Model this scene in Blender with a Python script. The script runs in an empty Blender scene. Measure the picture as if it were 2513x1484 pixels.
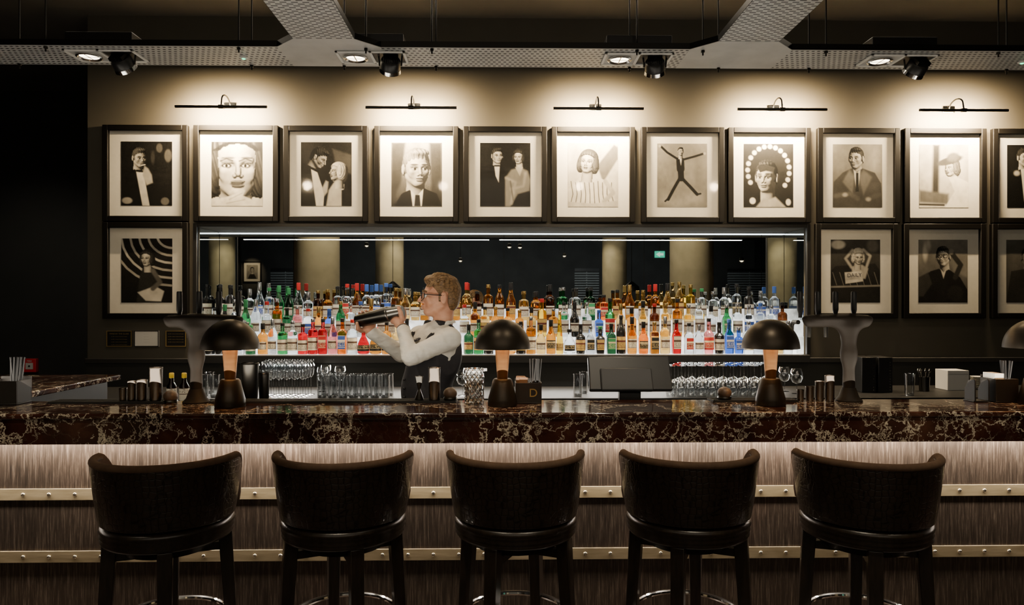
import bpy, bmesh, math, random
import numpy as np
from mathutils import Vector, Matrix
random.seed(7); np.random.seed(7)
PI=math.pi
C=bpy.context.scene.collection
F_PX=1750.0; CZ=1.55; YAW=math.radians(1.0)
# ---------------------------------------------------------------- camera
cd=bpy.data.cameras.new('camera'); cam=bpy.data.objects.new('camera',cd); C.objects.link(cam)
cd.sensor_width=36; cd.lens=36*F_PX/2513; cd.clip_start=.05; cd.clip_end=100
cam.location=(0,0,CZ); cam.rotation_euler=(PI/2,0,-YAW)
bpy.context.scene.camera=cam
def P(px,py,Y):
    u=(px-1256.5)/F_PX; v=(742-py)/F_PX
    x=u*math.cos(YAW)+math.sin(YAW); y=-u*math.sin(YAW)+math.cos(YAW)
    t=Y/y
    return Vector((x*t,Y,CZ+v*t))
# ---------------------------------------------------------------- helpers
def link(name,me,parent=None,loc=(0,0,0)):
    o=bpy.data.objects.new(name,me); C.objects.link(o); o.location=loc
    if parent is not None: o.parent=parent
    return o
def thing(name,label,cat,loc=(0,0,0),rz=0,group=None):
    o=bpy.data.objects.new(name,None); C.objects.link(o); o.empty_display_size=.05
    o.location=loc; o.rotation_euler=(0,0,rz); o['label']=label; o['category']=cat
    if group: o['group']=group
    return o
def tag(o,label,cat,group=None):
    o['label']=label; o['category']=cat
    if group: o['group']=group
    return o
def dup(root,loc,rz=None,label=None):
    r=root.copy(); C.objects.link(r); r.location=loc
    if rz is not None: r.rotation_euler=(0,0,rz)
    if label: r['label']=label
    for ch in list(root.children):
        c=ch.copy(); C.objects.link(c); c.parent=r
        for g in list(ch.children):
            d=g.copy(); C.objects.link(d); d.parent=c
    return r
class MB:
    def __init__(s): s.bm=bmesh.new()
    def box(s,c,d,rot=None):
        m=Matrix.Translation(Vector(c))
        if rot is not None: m=m@rot
        m=m@Matrix.Diagonal((d[0],d[1],d[2],1))
        bmesh.ops.create_cube(s.bm,size=1,matrix=m); return s
    def b2(s,a,b):
        return s.box([(a[i]+b[i])/2 for i in range(3)],[abs(b[i]-a[i]) for i in range(3)])
    def lathe(s,prof,seg=24,mat=None,sq=0,sx=1,sy=1,cap=True):
        mat=mat or Matrix.Identity(4); rings=[]
        for k,p in enumerate(prof):
            r,z=p[0],p[1]; n=p[2] if len(p)>2 else sq
            ring=[]
            for i in range(seg):
                a=2*PI*(i+.5)/seg; c,q=math.cos(a),math.sin(a); f=1
                if n>2: f=(abs(c)**n+abs(q)**n)**(-1/n)
                ring.append(s.bm.verts.new(mat@Vector((r*f*c*sx,r*f*q*sy,z))))
            rings.append(ring)
        for a,b in zip(rings,rings[1:]):
            for i in range(seg):
                j=(i+1)%seg
                s.bm.faces.new((a[i],a[j],b[j],b[i]))
        if cap:
            if prof[0][0]>1e-4: s.bm.faces.new(rings[0][::-1])
            if prof[-1][0]>1e-4: s.bm.faces.new(rings[-1])
        return s
    def sweep(s,path,rad,seg=10,closed=False,flat=1.0,up=None):
        pts=[Vector(p) for p in path]; n=len(pts); rings=[]
        up0=Vector(up) if up else Vector((0,0,1)); prev=None
        for i,p in enumerate(pts):
            if closed: t=pts[(i+1)%n]-pts[i-1]
            else: t=pts[min(i+1,n-1)]-pts[max(i-1,0)]
            t.normalize()
            if prev is None:
                a=up0.cross(t)
                if a.length<1e-3: a=Vector((1,0,0)).cross(t)
            else: a=prev-t*prev.dot(t)
            a.normalize(); prev=a; b=t.cross(a)
            r=rad[i] if hasattr(rad,'__len__') else rad
            rings.append([s.bm.verts.new(p+a*math.cos(2*PI*k/seg)*r+b*math.sin(2*PI*k/seg)*r*flat) for k in range(seg)])
        m=n if closed else n-1
        for i in range(m):
            A=rings[i];B=rings[(i+1)%n]
            for k in range(seg):
                l=(k+1)%seg
                s.bm.faces.new((A[k],A[l],B[l],B[k]))
        if not closed:
            s.bm.faces.new(rings[0][::-1]); s.bm.faces.new(rings[-1])
        return s
    def tube(s,a,b,r,r2=None,seg=12):
        return s.sweep([a,b],[r,r if r2 is None else r2],seg)
    def prism(s,pts,h,mat=None):
        mat=mat or Matrix.Identity(4)
        lo=[s.bm.verts.new(mat@Vector((p[0],p[1],0))) for p in pts]
        hi=[s.bm.verts.new(mat@Vector((p[0],p[1],h))) for p in pts]
        s.bm.faces.new(lo[::-1]); s.bm.faces.new(hi); n=len(pts)
        for i in range(n):
            j=(i+1)%n; s.bm.faces.new((lo[i],lo[j],hi[j],hi[i]))
        return s
    def sphere(s,c,r,sc=(1,1,1),u=20,v=12):
        m=Matrix.Translation(Vector(c))@Matrix.Diagonal((sc[0],sc[1],sc[2],1))
        bmesh.ops.create_uvsphere(s.bm,u_segments=u,v_segments=v,radius=r,matrix=m); return s
    def mesh(s,name,mat,smooth=True,ang=35):
        bmesh.ops.recalc_face_normals(s.bm,faces=s.bm.faces[:])
        me=bpy.data.meshes.new(name); s.bm.to_mesh(me); s.bm.free()
        if smooth:
            me.polygons.foreach_set('use_smooth',[True]*len(me.polygons))
            me.set_sharp_from_angle(angle=math.radians(ang))
        me.materials.append(mat); return me
    def build(s,name,mat,parent=None,loc=(0,0,0),bevel=0,smooth=True,ang=35):
        o=link(name,s.mesh(name,mat,smooth,ang),parent,loc)
        if bevel:
            m=o.modifiers.new('bevel','BEVEL'); m.width=bevel; m.segments=2; m.limit_method='ANGLE'
        return o
# ---------------------------------------------------------------- materials
MC={}
def inp(n,k,v):
    if k in n.inputs: n.inputs[k].default_value=v
def M(name,col=(.5,.5,.5),rough=.5,metal=0,em=None,es=0,tr=0,ior=1.45,coat=0,spec=None,sss=0):
    if name in MC: return MC[name]
    m=bpy.data.materials.new(name); m.use_nodes=True
    n=m.node_tree.nodes['Principled BSDF']
    inp(n,'Base Color',(*col,1)); inp(n,'Roughness',rough); inp(n,'Metallic',metal); inp(n,'IOR',ior)
    inp(n,'Transmission Weight',tr); inp(n,'Coat Weight',coat)
    if spec is not None: inp(n,'Specular IOR Level',spec)
    if sss: inp(n,'Subsurface Weight',sss); inp(n,'Subsurface Radius',(.01,.004,.002))
    if em: inp(n,'Emission Color',(*em,1)); inp(n,'Emission Strength',es)
    MC[name]=m; return m
def NT(m): return m.node_tree.nodes,m.node_tree.links,m.node_tree.nodes['Principled BSDF']
def ramp(N,stops,interp='LINEAR'):
    r=N.new('ShaderNodeValToRGB'); r.color_ramp.interpolation=interp
    e=r.color_ramp.elements
    while len(e)>1: e.remove(e[0])
    e[0].position=stops[0][0]; e[0].color=(*stops[0][1],1)
    for p,c in stops[1:]:
        x=e.new(p); x.color=(*c,1)
    return r
def coords(N,L,scale=(1,1,1),kind='Object'):
    t=N.new('ShaderNodeTexCoord'); mp=N.new('ShaderNodeMapping'); mp.inputs['Scale'].default_value=scale
    L.new(t.outputs[kind],mp.inputs['Vector']); return mp.outputs['Vector']
def noise(N,L,vec,scale,detail=4,rough=.5,dist=0):
    n=N.new('ShaderNodeTexNoise'); n.inputs['Scale'].default_value=scale; n.inputs['Detail'].default_value=detail
    n.inputs['Roughness'].default_value=rough; n.inputs['Distortion'].default_value=dist
    L.new(vec,n.inputs['Vector']); return n
def bump(N,L,B,h,strength=.3,dist=.01):
    b=N.new('ShaderNodeBump'); b.inputs['Strength'].default_value=strength; b.inputs['Distance'].default_value=dist
    L.new(h,b.inputs['Height']); L.new(b.outputs['Normal'],B.inputs['Normal']); return b
def mixc(N,L,f,a,b,mode='MIX'):
    m=N.new('ShaderNodeMix'); m.data_type='RGBA'; m.blend_type=mode
    for s,v in ((m.inputs['Factor'],f),(m.inputs[6],a),(m.inputs[7],b)):
        if isinstance(v,(int,float)): s.default_value=v
        elif isinstance(v,tuple): s.default_value=(*v,1)
        else: L.new(v,s)
    return m.outputs[2]
def noisy(name,c1,c2,scale,rough=.6,metal=0,bs=.1,sc=(1,1,1),coat=0,detail=5,bd=.004,spec=None):
    if name in MC: return MC[name]
    m=M(name,c1,rough,metal,coat=coat,spec=spec); N,L,B=NT(m); v=coords(N,L,sc)
    n=noise(N,L,v,scale,detail); r=ramp(N,[(.3,c1),(.7,c2)]); L.new(n.outputs['Fac'],r.inputs['Fac'])
    L.new(r.outputs['Color'],B.inputs['Base Color'])
    if bs: bump(N,L,B,n.outputs['Fac'],bs,bd)
    return m
def math_node(N,L,op,a,b=None):
    m=N.new('ShaderNodeMath'); m.operation=op
    for i,v in enumerate((a,b)):
        if v is None: continue
        if isinstance(v,(int,float)): m.inputs[i].default_value=v
        else: L.new(v,m.inputs[i])
    return m.outputs[0]
wall_m=noisy('wall_paint',(.060,.053,.038),(.070,.062,.046),3,.75,bs=.03)
wall_d=noisy('wall_dark',(.014,.015,.013),(.020,.020,.018),2,.7,bs=.02)
wall_r=noisy('wall_rear_paint',(.04,.04,.037),(.065,.065,.06),1.5,.7,bs=.02)
ceil_m=noisy('ceiling_paint',(.10,.09,.075),(.12,.11,.09),2,.8,bs=.02)
floor_m=noisy('floor_boards',(.03,.02,.014),(.06,.04,.028),3,.35,sc=(1,8,1))
dark_lam=M('dark_laminate',(.010,.010,.010),.5)
blackp=M('black_plastic',(.012,.012,.012),.35)
blackm=M('black_metal',(.02,.019,.017),.35,.8)
steel=M('steel',(.62,.6,.57),.18,1)
cupm=M('bronzed_steel',(.24,.205,.17),.26,1)
steel_d=M('gunmetal',(.10,.095,.085),.28,1)
chrome=M('chrome',(.8,.8,.78),.08,1)
frame_m=M('black_lacquer',(.004,.0035,.003),.45,spec=.2)
matb=noisy('mat_board',(.74,.70,.60),(.78,.74,.64),40,.9,bs=.02)
def marble():
    m=M('marble',(.05,.02,.015),.09,coat=.3); N,L,B=NT(m); v=coords(N,L,(1,1,1))
    d=noise(N,L,v,2.8,9,.66); add=N.new('ShaderNodeVectorMath'); add.operation='MULTIPLY_ADD'
    L.new(d.outputs['Color'],add.inputs[0]); add.inputs[1].default_value=(.6,.6,.6); L.new(v,add.inputs[2])
    cols=[]
    for sc,w in ((4.2,.024),(10.5,.026)):
        vo=N.new('ShaderNodeTexVoronoi'); vo.feature='DISTANCE_TO_EDGE'; vo.inputs['Scale'].default_value=sc
        L.new(add.outputs[0],vo.inputs['Vector'])
        r=ramp(N,[(0,(1,1,1)),(w*.4,(.75,.75,.75)),(w,(0,0,0))]); L.new(vo.outputs['Distance'],r.inputs['Fac']); cols.append(r.outputs['Color'])
    mk=noise(N,L,v,2.6,4,.6); r2=ramp(N,[(.44,(.05,.05,.05)),(.56,(1,1,1))]); L.new(mk.outputs['Fac'],r2.inputs['Fac'])
    mk1=noise(N,L,v,1.7,3,.6); r3=ramp(N,[(.36,(.25,.25,.25)),(.52,(1,1,1))]); L.new(mk1.outputs['Fac'],r3.inputs['Fac'])
    a=mixc(N,L,1.0,cols[0],r3.outputs['Color'],'MULTIPLY'); b=mixc(N,L,1.0,cols[1],r2.outputs['Color'],'MULTIPLY')
    veins=mixc(N,L,1.0,a,b,'ADD')
    bn=noise(N,L,v,5,8,.62); br=ramp(N,[(.3,(.012,.004,.003)),(.55,(.045,.015,.010)),(.75,(.11,.044,.027))]); L.new(bn.outputs['Fac'],br.inputs['Fac'])
    fin=mixc(N,L,veins,br.outputs['Color'],(.80,.71,.55)); L.new(fin,B.inputs['Base Color']); return m
marble_m=marble()
def wood_panel():
    m=M('panel_wood',(.05,.02,.015),.42); N,L,B=NT(m)
    v=coords(N,L,(170,1,9)); n=noise(N,L,v,1.0,7,.7); v2=coords(N,L,(2.2,1,.9)); n2=noise(N,L,v2,1.4,3,.5)
    r=ramp(N,[(.34,(.022,.017,.013)),(.52,(.052,.040,.031)),(.72,(.16,.135,.11))]); L.new(n.outputs['Fac'],r.inputs['Fac'])
    r2=ramp(N,[(.3,(.6,.56,.52)),(.6,(.92,.85,.79)),(.8,(1.15,.92,.84))]); L.new(n2.outputs['Fac'],r2.inputs['Fac'])
    L.new(mixc(N,L,1.0,r.outputs['Color'],r2.outputs['Color'],'MULTIPLY'),B.inputs['Base Color'])
    bump(N,L,B,n.outputs['Fac'],.3,.003); return m
wood_m=wood_panel()
brass=noisy('aged_brass',(.36,.29,.17),(.50,.41,.26),14,.5,.6,bs=.15,sc=(.5,1,3))
def croc():
    m=M('croc_leather',(.02,.013,.009),.30,coat=.25); N,L,B=NT(m)
    v=coords(N,L,(1,1,1)); d=noise(N,L,v,14,1); add=N.new('ShaderNodeVectorMath'); add.operation='MULTIPLY_ADD'
    L.new(d.outputs['Color'],add.inputs[0]); add.inputs[1].default_value=(.012,.012,.012); L.new(v,add.inputs[2])
    vo=N.new('ShaderNodeTexVoronoi'); vo.feature='DISTANCE_TO_EDGE'; vo.inputs['Scale'].default_value=46; vo.inputs['Randomness'].default_value=.5
    L.new(add.outputs[0],vo.inputs['Vector']); r=ramp(N,[(0,(0,0,0)),(.07,(.75,.75,.75)),(.22,(1,1,1))]); L.new(vo.outputs['Distance'],r.inputs['Fac'])
    c=mixc(N,L,r.outputs['Color'],(.004,.0025,.002),(.024,.016,.011)); L.new(c,B.inputs['Base Color'])
    bump(N,L,B,r.outputs['Color'],.4,.0022); return m
croc_m=croc()
velvet=noisy('brown_suede',(.075,.042,.024),(.11,.065,.038),30,.85,bs=.2)
legw=noisy('leg_wood',(.012,.009,.006),(.025,.017,.012),20,.32,bs=.05,sc=(4,4,.6))
def tray_mat(name,slots):
    m=M(name,(.36,.37,.36),.42,.25); N,L,B=NT(m)
    t=N.new('ShaderNodeTexCoord'); sp=N.new('ShaderNodeSeparateXYZ'); L.new(t.outputs['Object'],sp.inputs[0])
    if slots: px_,py_,rx,ry=.052,.020,.30,.22
    else: px_,py_,rx,ry=.030,.034,.26,.20
    gy=math_node(N,L,'DIVIDE',sp.outputs[1],py_); row=math_node(N,L,'FLOOR',gy); odd=math_node(N,L,'MODULO',row,2.0)
    gx=math_node(N,L,'ADD',math_node(N,L,'DIVIDE',sp.outputs[0],px_),math_node(N,L,'MULTIPLY',odd,.5))
    fx=math_node(N,L,'ABSOLUTE',math_node(N,L,'SUBTRACT',math_node(N,L,'FRACT',gx),.5)); fy=math_node(N,L,'ABSOLUTE',math_node(N,L,'SUBTRACT',math_node(N,L,'FRACT',gy),.5))
    h=math_node(N,L,'MULTIPLY',math_node(N,L,'LESS_THAN',fx,rx),math_node(N,L,'LESS_THAN',fy,ry))
    n=noise(N,L,t.outputs['Object'],6,3); r=ramp(N,[(.3,(.42,.43,.42)),(.7,(.55,.56,.55))]); L.new(n.outputs['Fac'],r.inputs['Fac'])
    L.new(mixc(N,L,h,r.outputs['Color'],(.008,.008,.008)),B.inputs['Base Color']); return m
tray_s=tray_mat('perforated_tray',False); tray_b=tray_mat('slotted_tray',True)
tray_p=noisy('tray_plate',(.42,.43,.42),(.55,.56,.55),6,.42,.25,bs=0)
def thin_glass(name,tint=(.93,.95,.96),refl=.12,edge=.75,blend=.35):
    m=bpy.data.materials.new(name); m.use_nodes=True; N=m.node_tree.nodes; L=m.node_tree.links; N.clear()
    o=N.new('ShaderNodeOutputMaterial'); mx=N.new('ShaderNodeMixShader'); t=N.new('ShaderNodeBsdfTransparent'); g=N.new('ShaderNodeBsdfGlossy')
    t.inputs[0].default_value=(*tint,1); g.inputs['Roughness'].default_value=.06
    lw=N.new('ShaderNodeLayerWeight'); lw.inputs[0].default_value=blend
    k=math_node(N,L,'MULTIPLY_ADD',lw.outputs['Facing'],edge)
    k.node.inputs[2].default_value=refl
    L.new(k,mx.inputs[0]); L.new(t.outputs[0],mx.inputs[1]); L.new(g.outputs[0],mx.inputs[2]); L.new(mx.outputs[0],o.inputs[0]); return m
tglass=thin_glass('clear_glass',(.90,.92,.93),.16,.9,.45); pane=thin_glass('picture_glass',(.97,.97,.97),.004,.4,.10)
def text_mesh(name,s,size,mat,parent,loc,rot=(PI/2,0,0),align='CENTER',depth=.0004):
    cu=bpy.data.curves.new(name,'FONT'); cu.body=s; cu.size=size; cu.align_x=align; cu.align_y='CENTER'; cu.extrude=depth
    o=bpy.data.objects.new('tmp',cu); C.objects.link(o); bpy.context.view_layer.update()
    me=bpy.data.meshes.new_from_object(o.evaluated_get(bpy.context.evaluated_depsgraph_get()))
    bpy.data.objects.remove(o); me.materials.clear(); me.materials.append(mat)
    q=link(name,me,parent,loc); q.rotation_euler=rot; return q
def area(name,loc,target,sx,sy,power,col,spread=None):
    l=bpy.data.lights.new(name,'AREA'); l.shape='RECTANGLE'; l.size=sx; l.size_y=sy; l.energy=power; l.color=col
    if spread: l.spread=spread
    o=bpy.data.objects.new(name,l); C.objects.link(o); o.location=loc
    d=Vector(target)-Vector(loc); o.rotation_euler=d.to_track_quat('-Z','Y').to_euler(); return o
def spot(name,loc,target,power,ang,col,blend=.6,rad=.04):
    l=bpy.data.lights.new(name,'SPOT'); l.energy=power; l.spot_size=math.radians(ang); l.spot_blend=blend; l.color=col; l.shadow_soft_size=rad
    o=bpy.data.objects.new(name,l); C.objects.link(o); o.location=loc
    d=Vector(target)-Vector(loc); o.rotation_euler=d.to_track_quat('-Z','Y').to_euler(); return o
def point(name,loc,power,col,rad=.02):
    l=bpy.data.lights.new(name,'POINT'); l.energy=power; l.color=col; l.shadow_soft_size=rad
    o=bpy.data.objects.new(name,l); C.objects.link(o); o.location=loc; return o
WARM=(1,.74,.43)
# ---------------------------------------------------------------- SDF tools
class SDF:
    def __init__(s,lo,hi,h):
        s.o=np.array(lo,float); s.h=h; s.n=np.ceil((np.array(hi)-np.array(lo))/h).astype(int)+1
        s.F=np.full(s.n,.2,np.float32)
    def _sl(s,lo,hi):
        a=np.clip(np.floor((np.array(lo)-s.o)/s.h).astype(int),0,s.n-1); b=np.clip(np.ceil((np.array(hi)-s.o)/s.h).astype(int)+1,0,s.n)
        if (b<=a).any(): return None,None
        g=np.meshgrid(*[s.o[i]+s.h*np.arange(a[i],b[i]) for i in range(3)],indexing='ij')
        return tuple(slice(a[i],b[i]) for i in range(3)),np.stack(g,-1).astype(np.float32)
    def add(s,fn,lo,hi,k=.01,sub=False):
        m=k+3*s.h+.01; sl,p=s._sl(np.array(lo)-m,np.array(hi)+m)
        if sl is None: return s
        d=fn(p); a=s.F[sl]
        if sub: d=-d; hh=np.clip(.5+.5*(d-a)/k,0,1); s.F[sl]=a*(1-hh)+d*hh+k*hh*(1-hh)
        else: hh=np.clip(.5+.5*(d-a)/k,0,1); s.F[sl]=d*(1-hh)+a*hh-k*hh*(1-hh)
        return s
    def cap(s,a,b,ra,rb=None,k=.01,sub=False):
        a=np.array(a,float); b=np.array(b,float); rb=ra if rb is None else rb; ab=b-a; l2=float(ab@ab)+1e-9; R=max(ra,rb)
        def fn(p):
            t=np.clip(((p-a)@ab)/l2,0,1); return np.linalg.norm(p-(a+t[...,None]*ab),axis=-1)-(ra+(rb-ra)*t)
        return s.add(fn,np.minimum(a,b)-R,np.maximum(a,b)+R,k,sub)
    def ell(s,c,r,ax=None,k=.01,sub=False):
        c=np.array(c,float); r=np.array(r,float); A=np.eye(3) if ax is None else np.array(ax,float)
        def fn(p):
            q=(p-c)@A.T; k0=np.linalg.norm(q/r,axis=-1); k1=np.linalg.norm(q/(r*r),axis=-1)+1e-6; return k0*(k0-1)/k1
        R=r.max(); return s.add(fn,c-R,c+R,k,sub)
    def grid(s):
        g=np.meshgrid(*[s.o[i]+s.h*np.arange(s.n[i]) for i in range(3)],indexing='ij'); return np.stack(g,-1).astype(np.float32)
    def cut(s,fn):
        s.F=np.maximum(s.F,fn(s.grid())); return s
    def mesh(s,name,mat):
        F=s.F; S=F<0; n=np.array(F.shape); cnt=np.zeros(n-1,np.int8)
        offs=[(i,j,k) for i in (0,1) for j in (0,1) for k in (0,1)]
        for i,j,k in offs: cnt+=S[i:n[0]-1+i,j:n[1]-1+j,k:n[2]-1+k]
        act=(cnt>0)&(cnt<8); cells=np.argwhere(act); idx=np.full(n-1,-1,np.int64); idx[act]=np.arange(len(cells))
        f=np.stack([F[cells[:,0]+i,cells[:,1]+j,cells[:,2]+k] for i,j,k in offs],1)
        acc=np.zeros((len(cells),3)); w=np.zeros(len(cells)); O=np.array(offs,float)
        for a in range(8):
            for b in range(a+1,8):
                if np.abs(O[a]-O[b]).sum()!=1: continue
                m=(f[:,a]<0)!=(f[:,b]<0); t=f[m,a]/(f[m,a]-f[m,b])
                acc[m]+=O[a]+(O[b]-O[a])*t[:,None]; w[m]+=1
        V=s.o+s.h*(cells+acc/np.maximum(w,1)[:,None]); faces=[]
        g=lambda q: idx[q[:,0],q[:,1],q[:,2]]
        for ax in range(3):
            u,v=(ax+1)%3,(ax+2)%3
            sl0=[slice(1,-1)]*3; sl1=[slice(1,-1)]*3; sl0[ax]=slice(0,-1); sl1[ax]=slice(1,None)
            A=S[tuple(sl0)]; Bq=S[tuple(sl1)]; e=np.argwhere(A!=Bq); ins=A[tuple(e.T)]
            base=e.copy(); base[:,u]+=1; base[:,v]+=1
            du=np.zeros(3,int); du[u]=1; dv=np.zeros(3,int); dv[v]=1
            q=np.stack([g(base-du-dv),g(base-dv),g(base),g(base-du)],1)
            q[~ins]=q[~ins][:,::-1]; faces.append(q)
        Fc=np.concatenate(faces); Fc=Fc[(Fc>=0).all(1)]
        me=bpy.data.meshes.new(name); me.from_pydata(V.tolist(),[],Fc.tolist()); me.update()
        me.polygons.foreach_set('use_smooth',[True]*len(me.polygons)); me.materials.append(mat); return me
    def build(s,name,mat,parent,smooth=3):
        o=link(name,s.mesh(name,mat),parent)
        if smooth: m=o.modifiers.new('smooth','SMOOTH'); m.factor=.5; m.iterations=smooth
        return o
def head_skin(B,hl,HA):
    B.ell(hl(-.012,0,.025),(.092,.073,.082),HA,.01); B.ell(hl(.022,0,-.03),(.064,.056,.075),HA,.03); B.ell(hl(.060,0,-.090),(.022,.022,.017),HA,.022)
    for s_ in(1,-1):
        B.cap(hl(-.005,s_*.052,-.05),hl(.052,s_*.016,-.092),.014,.013,.02); B.cap(hl(.066,s_*.043,-.022),hl(.055,s_*.042,-.038),.014,.012,.02); B.cap(hl(.080,s_*.012,.014),hl(.068,s_*.042,.014),.010,.010,.012)
        B.ell(hl(.086,s_*.030,-.003),(.013,.014,.010),HA,.008,True)
        B.ell(hl(-.010,s_*.078,-.010),(.018,.010,.032),HA,.006); B.ell(hl(-.006,s_*.090,-.010),(.010,.007,.019),HA,.004,True)
        B.ell(hl(.092,s_*.011,-.040),(.009,.007,.006),HA,.006)
    B.cap(hl(.083,0,.012),hl(.109,0,-.032),.006,.009,.010); B.ell(hl(.088,0,-.058),(.010,.022,.006),HA,.006); B.ell(hl(.084,0,-.071),(.011,.020,.006),HA,.006); B.cap(hl(.100,-.020,-.0645),hl(.100,.020,-.0645),.0035,.0035,.003,True)
HLX=[-.12,-.075,-.050,-.034,-.032,-.004,.000,.014,.018,.040,.060,.09]; HLY=[-.075,-.078,-.066,-.030,.020,.026,-.030,-.032,.010,.036,.052,.062]
# ================================================================ ROOM
WY=5.9; RY=6.35; ZC=3.9; XW=9.6
xL=P(215,700,WY).x
def struct(name,mb,mat,bevel=0):
    o=mb.build(name,mat,bevel=bevel); o['kind']='structure'; return o
struct('floor',MB().b2((-XW,-14,-.1),(XW,8.2,0)),floor_m)
struct('ceiling',MB().b2((-XW,-14,ZC),(XW,8.2,ZC+.1)),ceil_m)
rx0=P(485,700,WY).x; rx1=P(1978,700,WY).x; rz0=1.085; rz1=P(1256,558,WY).z
w=MB(); w.b2((xL,WY,0),(rx0,8.0,ZC)); w.b2((rx1,WY,0),(XW,8.0,ZC)); w.b2((rx0,WY,rz1),(rx1,8.0,ZC)); w.b2((rx0,WY,0),(rx1,8.0,rz0)); w.b2((rx0,RY+.01,rz0),(rx1,8.0,rz1))
struct('wall_back',w,wall_m)
struct('wall_far',MB().b2((-XW,8.0,0),(XW,8.1,ZC)),wall_d)
struct('wall_left',MB().b2((-XW-.1,-14,0),(-XW,8.1,ZC)),wall_d)
struct('wall_right',MB().b2((XW,-14,0),(XW+.1,8.1,ZC)),wall_d)
struct('wall_rear',MB().b2((-XW,-14.1,0),(XW,-14,ZC)),wall_r)
zd=P(300,885,WY).z
struct('trim_1',MB().b2((xL-.01,WY-.03,zd-.02),(rx0-.02,WY,zd+.02)),dark_lam,.004)
struct('trim_2',MB().b2((rx1+.02,WY-.03,zd-.02),(XW,WY,zd+.02)),dark_lam,.004)
struct('trim_3',MB().b2((xL-.005,WY-.012,0),(XW,WY-.001,zd-.02)),wall_d)
t=MB(); t.b2((rx0-.03,WY-.02,rz0),(rx0,WY+.02,rz1+.03)).b2((rx1,WY-.02,rz0),(rx1+.03,WY+.02,rz1+.03)).b2((rx0,WY-.02,rz1),(rx1,WY+.02,rz1+.03))
struct('trim_4',t,blackp,.003)
# ================================================================ MIRROR NICHE
mir=M('mirror_glass',(.66,.69,.67),.012,1)
mt=thing('mirror','wide dark panelled mirror lining the back of the bottle niche','mirror',((rx0+rx1)/2,RY,rz0))
seams=[rx0+.007,P(590,700,RY).x,P(722,700,RY).x,P(1237,700,RY).x,P(1580,700,RY).x,P(1868,700,RY).x,rx1-.007]
for a,b in zip(seams,seams[1:]):
    MB().b2((a+.0015-mt.location.x,-.008,0.002),(b-.0015-mt.location.x,0,rz1-rz0-.002)).build('mirror_panel',mir,mt)
for lab,xa in (('narrow mirror on the left side wall of the bottle niche',rx0+.001),('narrow mirror on the right side wall of the bottle niche',rx1-.006)):
    o=MB().b2((xa,WY+.03,rz0+.03),(xa+.005,RY-.01,rz1-.002)).build('side_mirror',mir); tag(o,lab,'mirror')
led=M('led_white',(1,1,1),.5,em=(.80,.92,1),es=5)
ls=thing('light_strip','thin cool white LED strip along the top of the mirror','light strip',((rx0+rx1)/2,RY-.03,rz1-.012))
MB().b2((-(rx1-rx0)/2+.01,-.005,-.003),((rx1-rx0)/2-.01,.005,.004)).build('diffuser',led,ls)
MB().b2((-(rx1-rx0)/2+.01,-.010,.004),((rx1-rx0)/2-.01,.010,.011)).build('channel',steel,ls)
def glow_mat(name,s):
    m=M(name,(.5,.5,.5),.4,em=(.92,.96,1.0),es=s); N,L,B=NT(m); v=coords(N,L,(1,1,1)); n=noise(N,L,v,6,4,.65)
    r=ramp(N,[(.35,(.18,.18,.175)),(.62,(1,1,.97))]); L.new(n.outputs['Fac'],r.inputs['Fac']); L.new(r.outputs['Color'],B.inputs['Emission Color']); return m
glow=glow_mat('lit_acrylic',2.4)
Z1=1.118; ST=.138; Ys=[6.0,6.12,6.24]
st=thing('bottle_display','glowing white three step bottle display standing in the mirror niche','display shelf',((rx0+rx1)/2,WY,rz0))
hw=(rx1-rx0)/2-.012
MB().b2((-hw,.03,.004),(hw,.16,Z1-rz0)).build('step',glow,st)
MB().b2((-hw,.161,.004),(hw,.28,Z1-rz0+ST)).build('step',glow,st)
MB().b2((-hw,.281,.004),(hw,.40,Z1-rz0+2*ST)).build('step',glow,st)
glow2=glow_mat('lit_back',1.4)
MB().b2((-hw,.402,.004),(hw,.412,Z1-rz0+2*ST+.10)).build('back_light_panel',glow2,st)
MB().b2((-hw-.02,-.06,-.03),(hw+.02,.03,Z1-rz0-.001)).build('shelf_edge',dark_lam,st,bevel=.003)
# ================================================================ BOTTLES
LIQ={'a':('amber',(.56,.22,.025)),'d':('dark brown',(.10,.028,.008)),'o':('orange',(.82,.18,.015)),'r':('red',(.48,.008,.014)),'c':('clear glass',(.80,.84,.86)),
 'w':('frosted white',(.62,.68,.74)),'g':('green',(.03,.24,.07)),'G':('dark green',(.012,.07,.025)),'b':('blue',(.05,.13,.55)),'k':('black glass',(.012,.012,.012)),
 'y':('yellow',(.86,.55,.03)),'p':('pink',(.78,.24,.24)),'l':('pale gold',(.78,.52,.16))}
LAB={'w':('cream',(.70,.66,.54)),'k':('black',(.015,.015,.015)),'g':('green',(.05,.3,.12)),'b':('blue',(.05,.12,.5)),'r':('red',(.5,.03,.03)),'y':('gold',(.55,.38,.12)),'o':('orange',(.8,.25,.05))}
CAP={'k':('black',(.012,.012,.012),.3,0),'r':('red',(.42,.02,.02),.35,0),'y':('gold',(.65,.45,.16),.3,1),'s':('silver',(.7,.7,.7),.25,1),'w':('white',(.7,.7,.68),.5,0),'g':('green',(.03,.2,.07),.4,0),'b':('blue',(.05,.12,.40),.35,0)}
def liq_mat(k):
    nm='bottle_'+LIQ[k][0].replace(' ','_')
    if nm in MC: return MC[nm]
    if k=='k': return M(nm,LIQ[k][1],.12,coat=.5)
    return M(nm,LIQ[k][1],.25 if k=='w' else .03,tr=1 if k in 'cw' else .97,ior=1.45 if k in 'cw' else 1.40)
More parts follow.
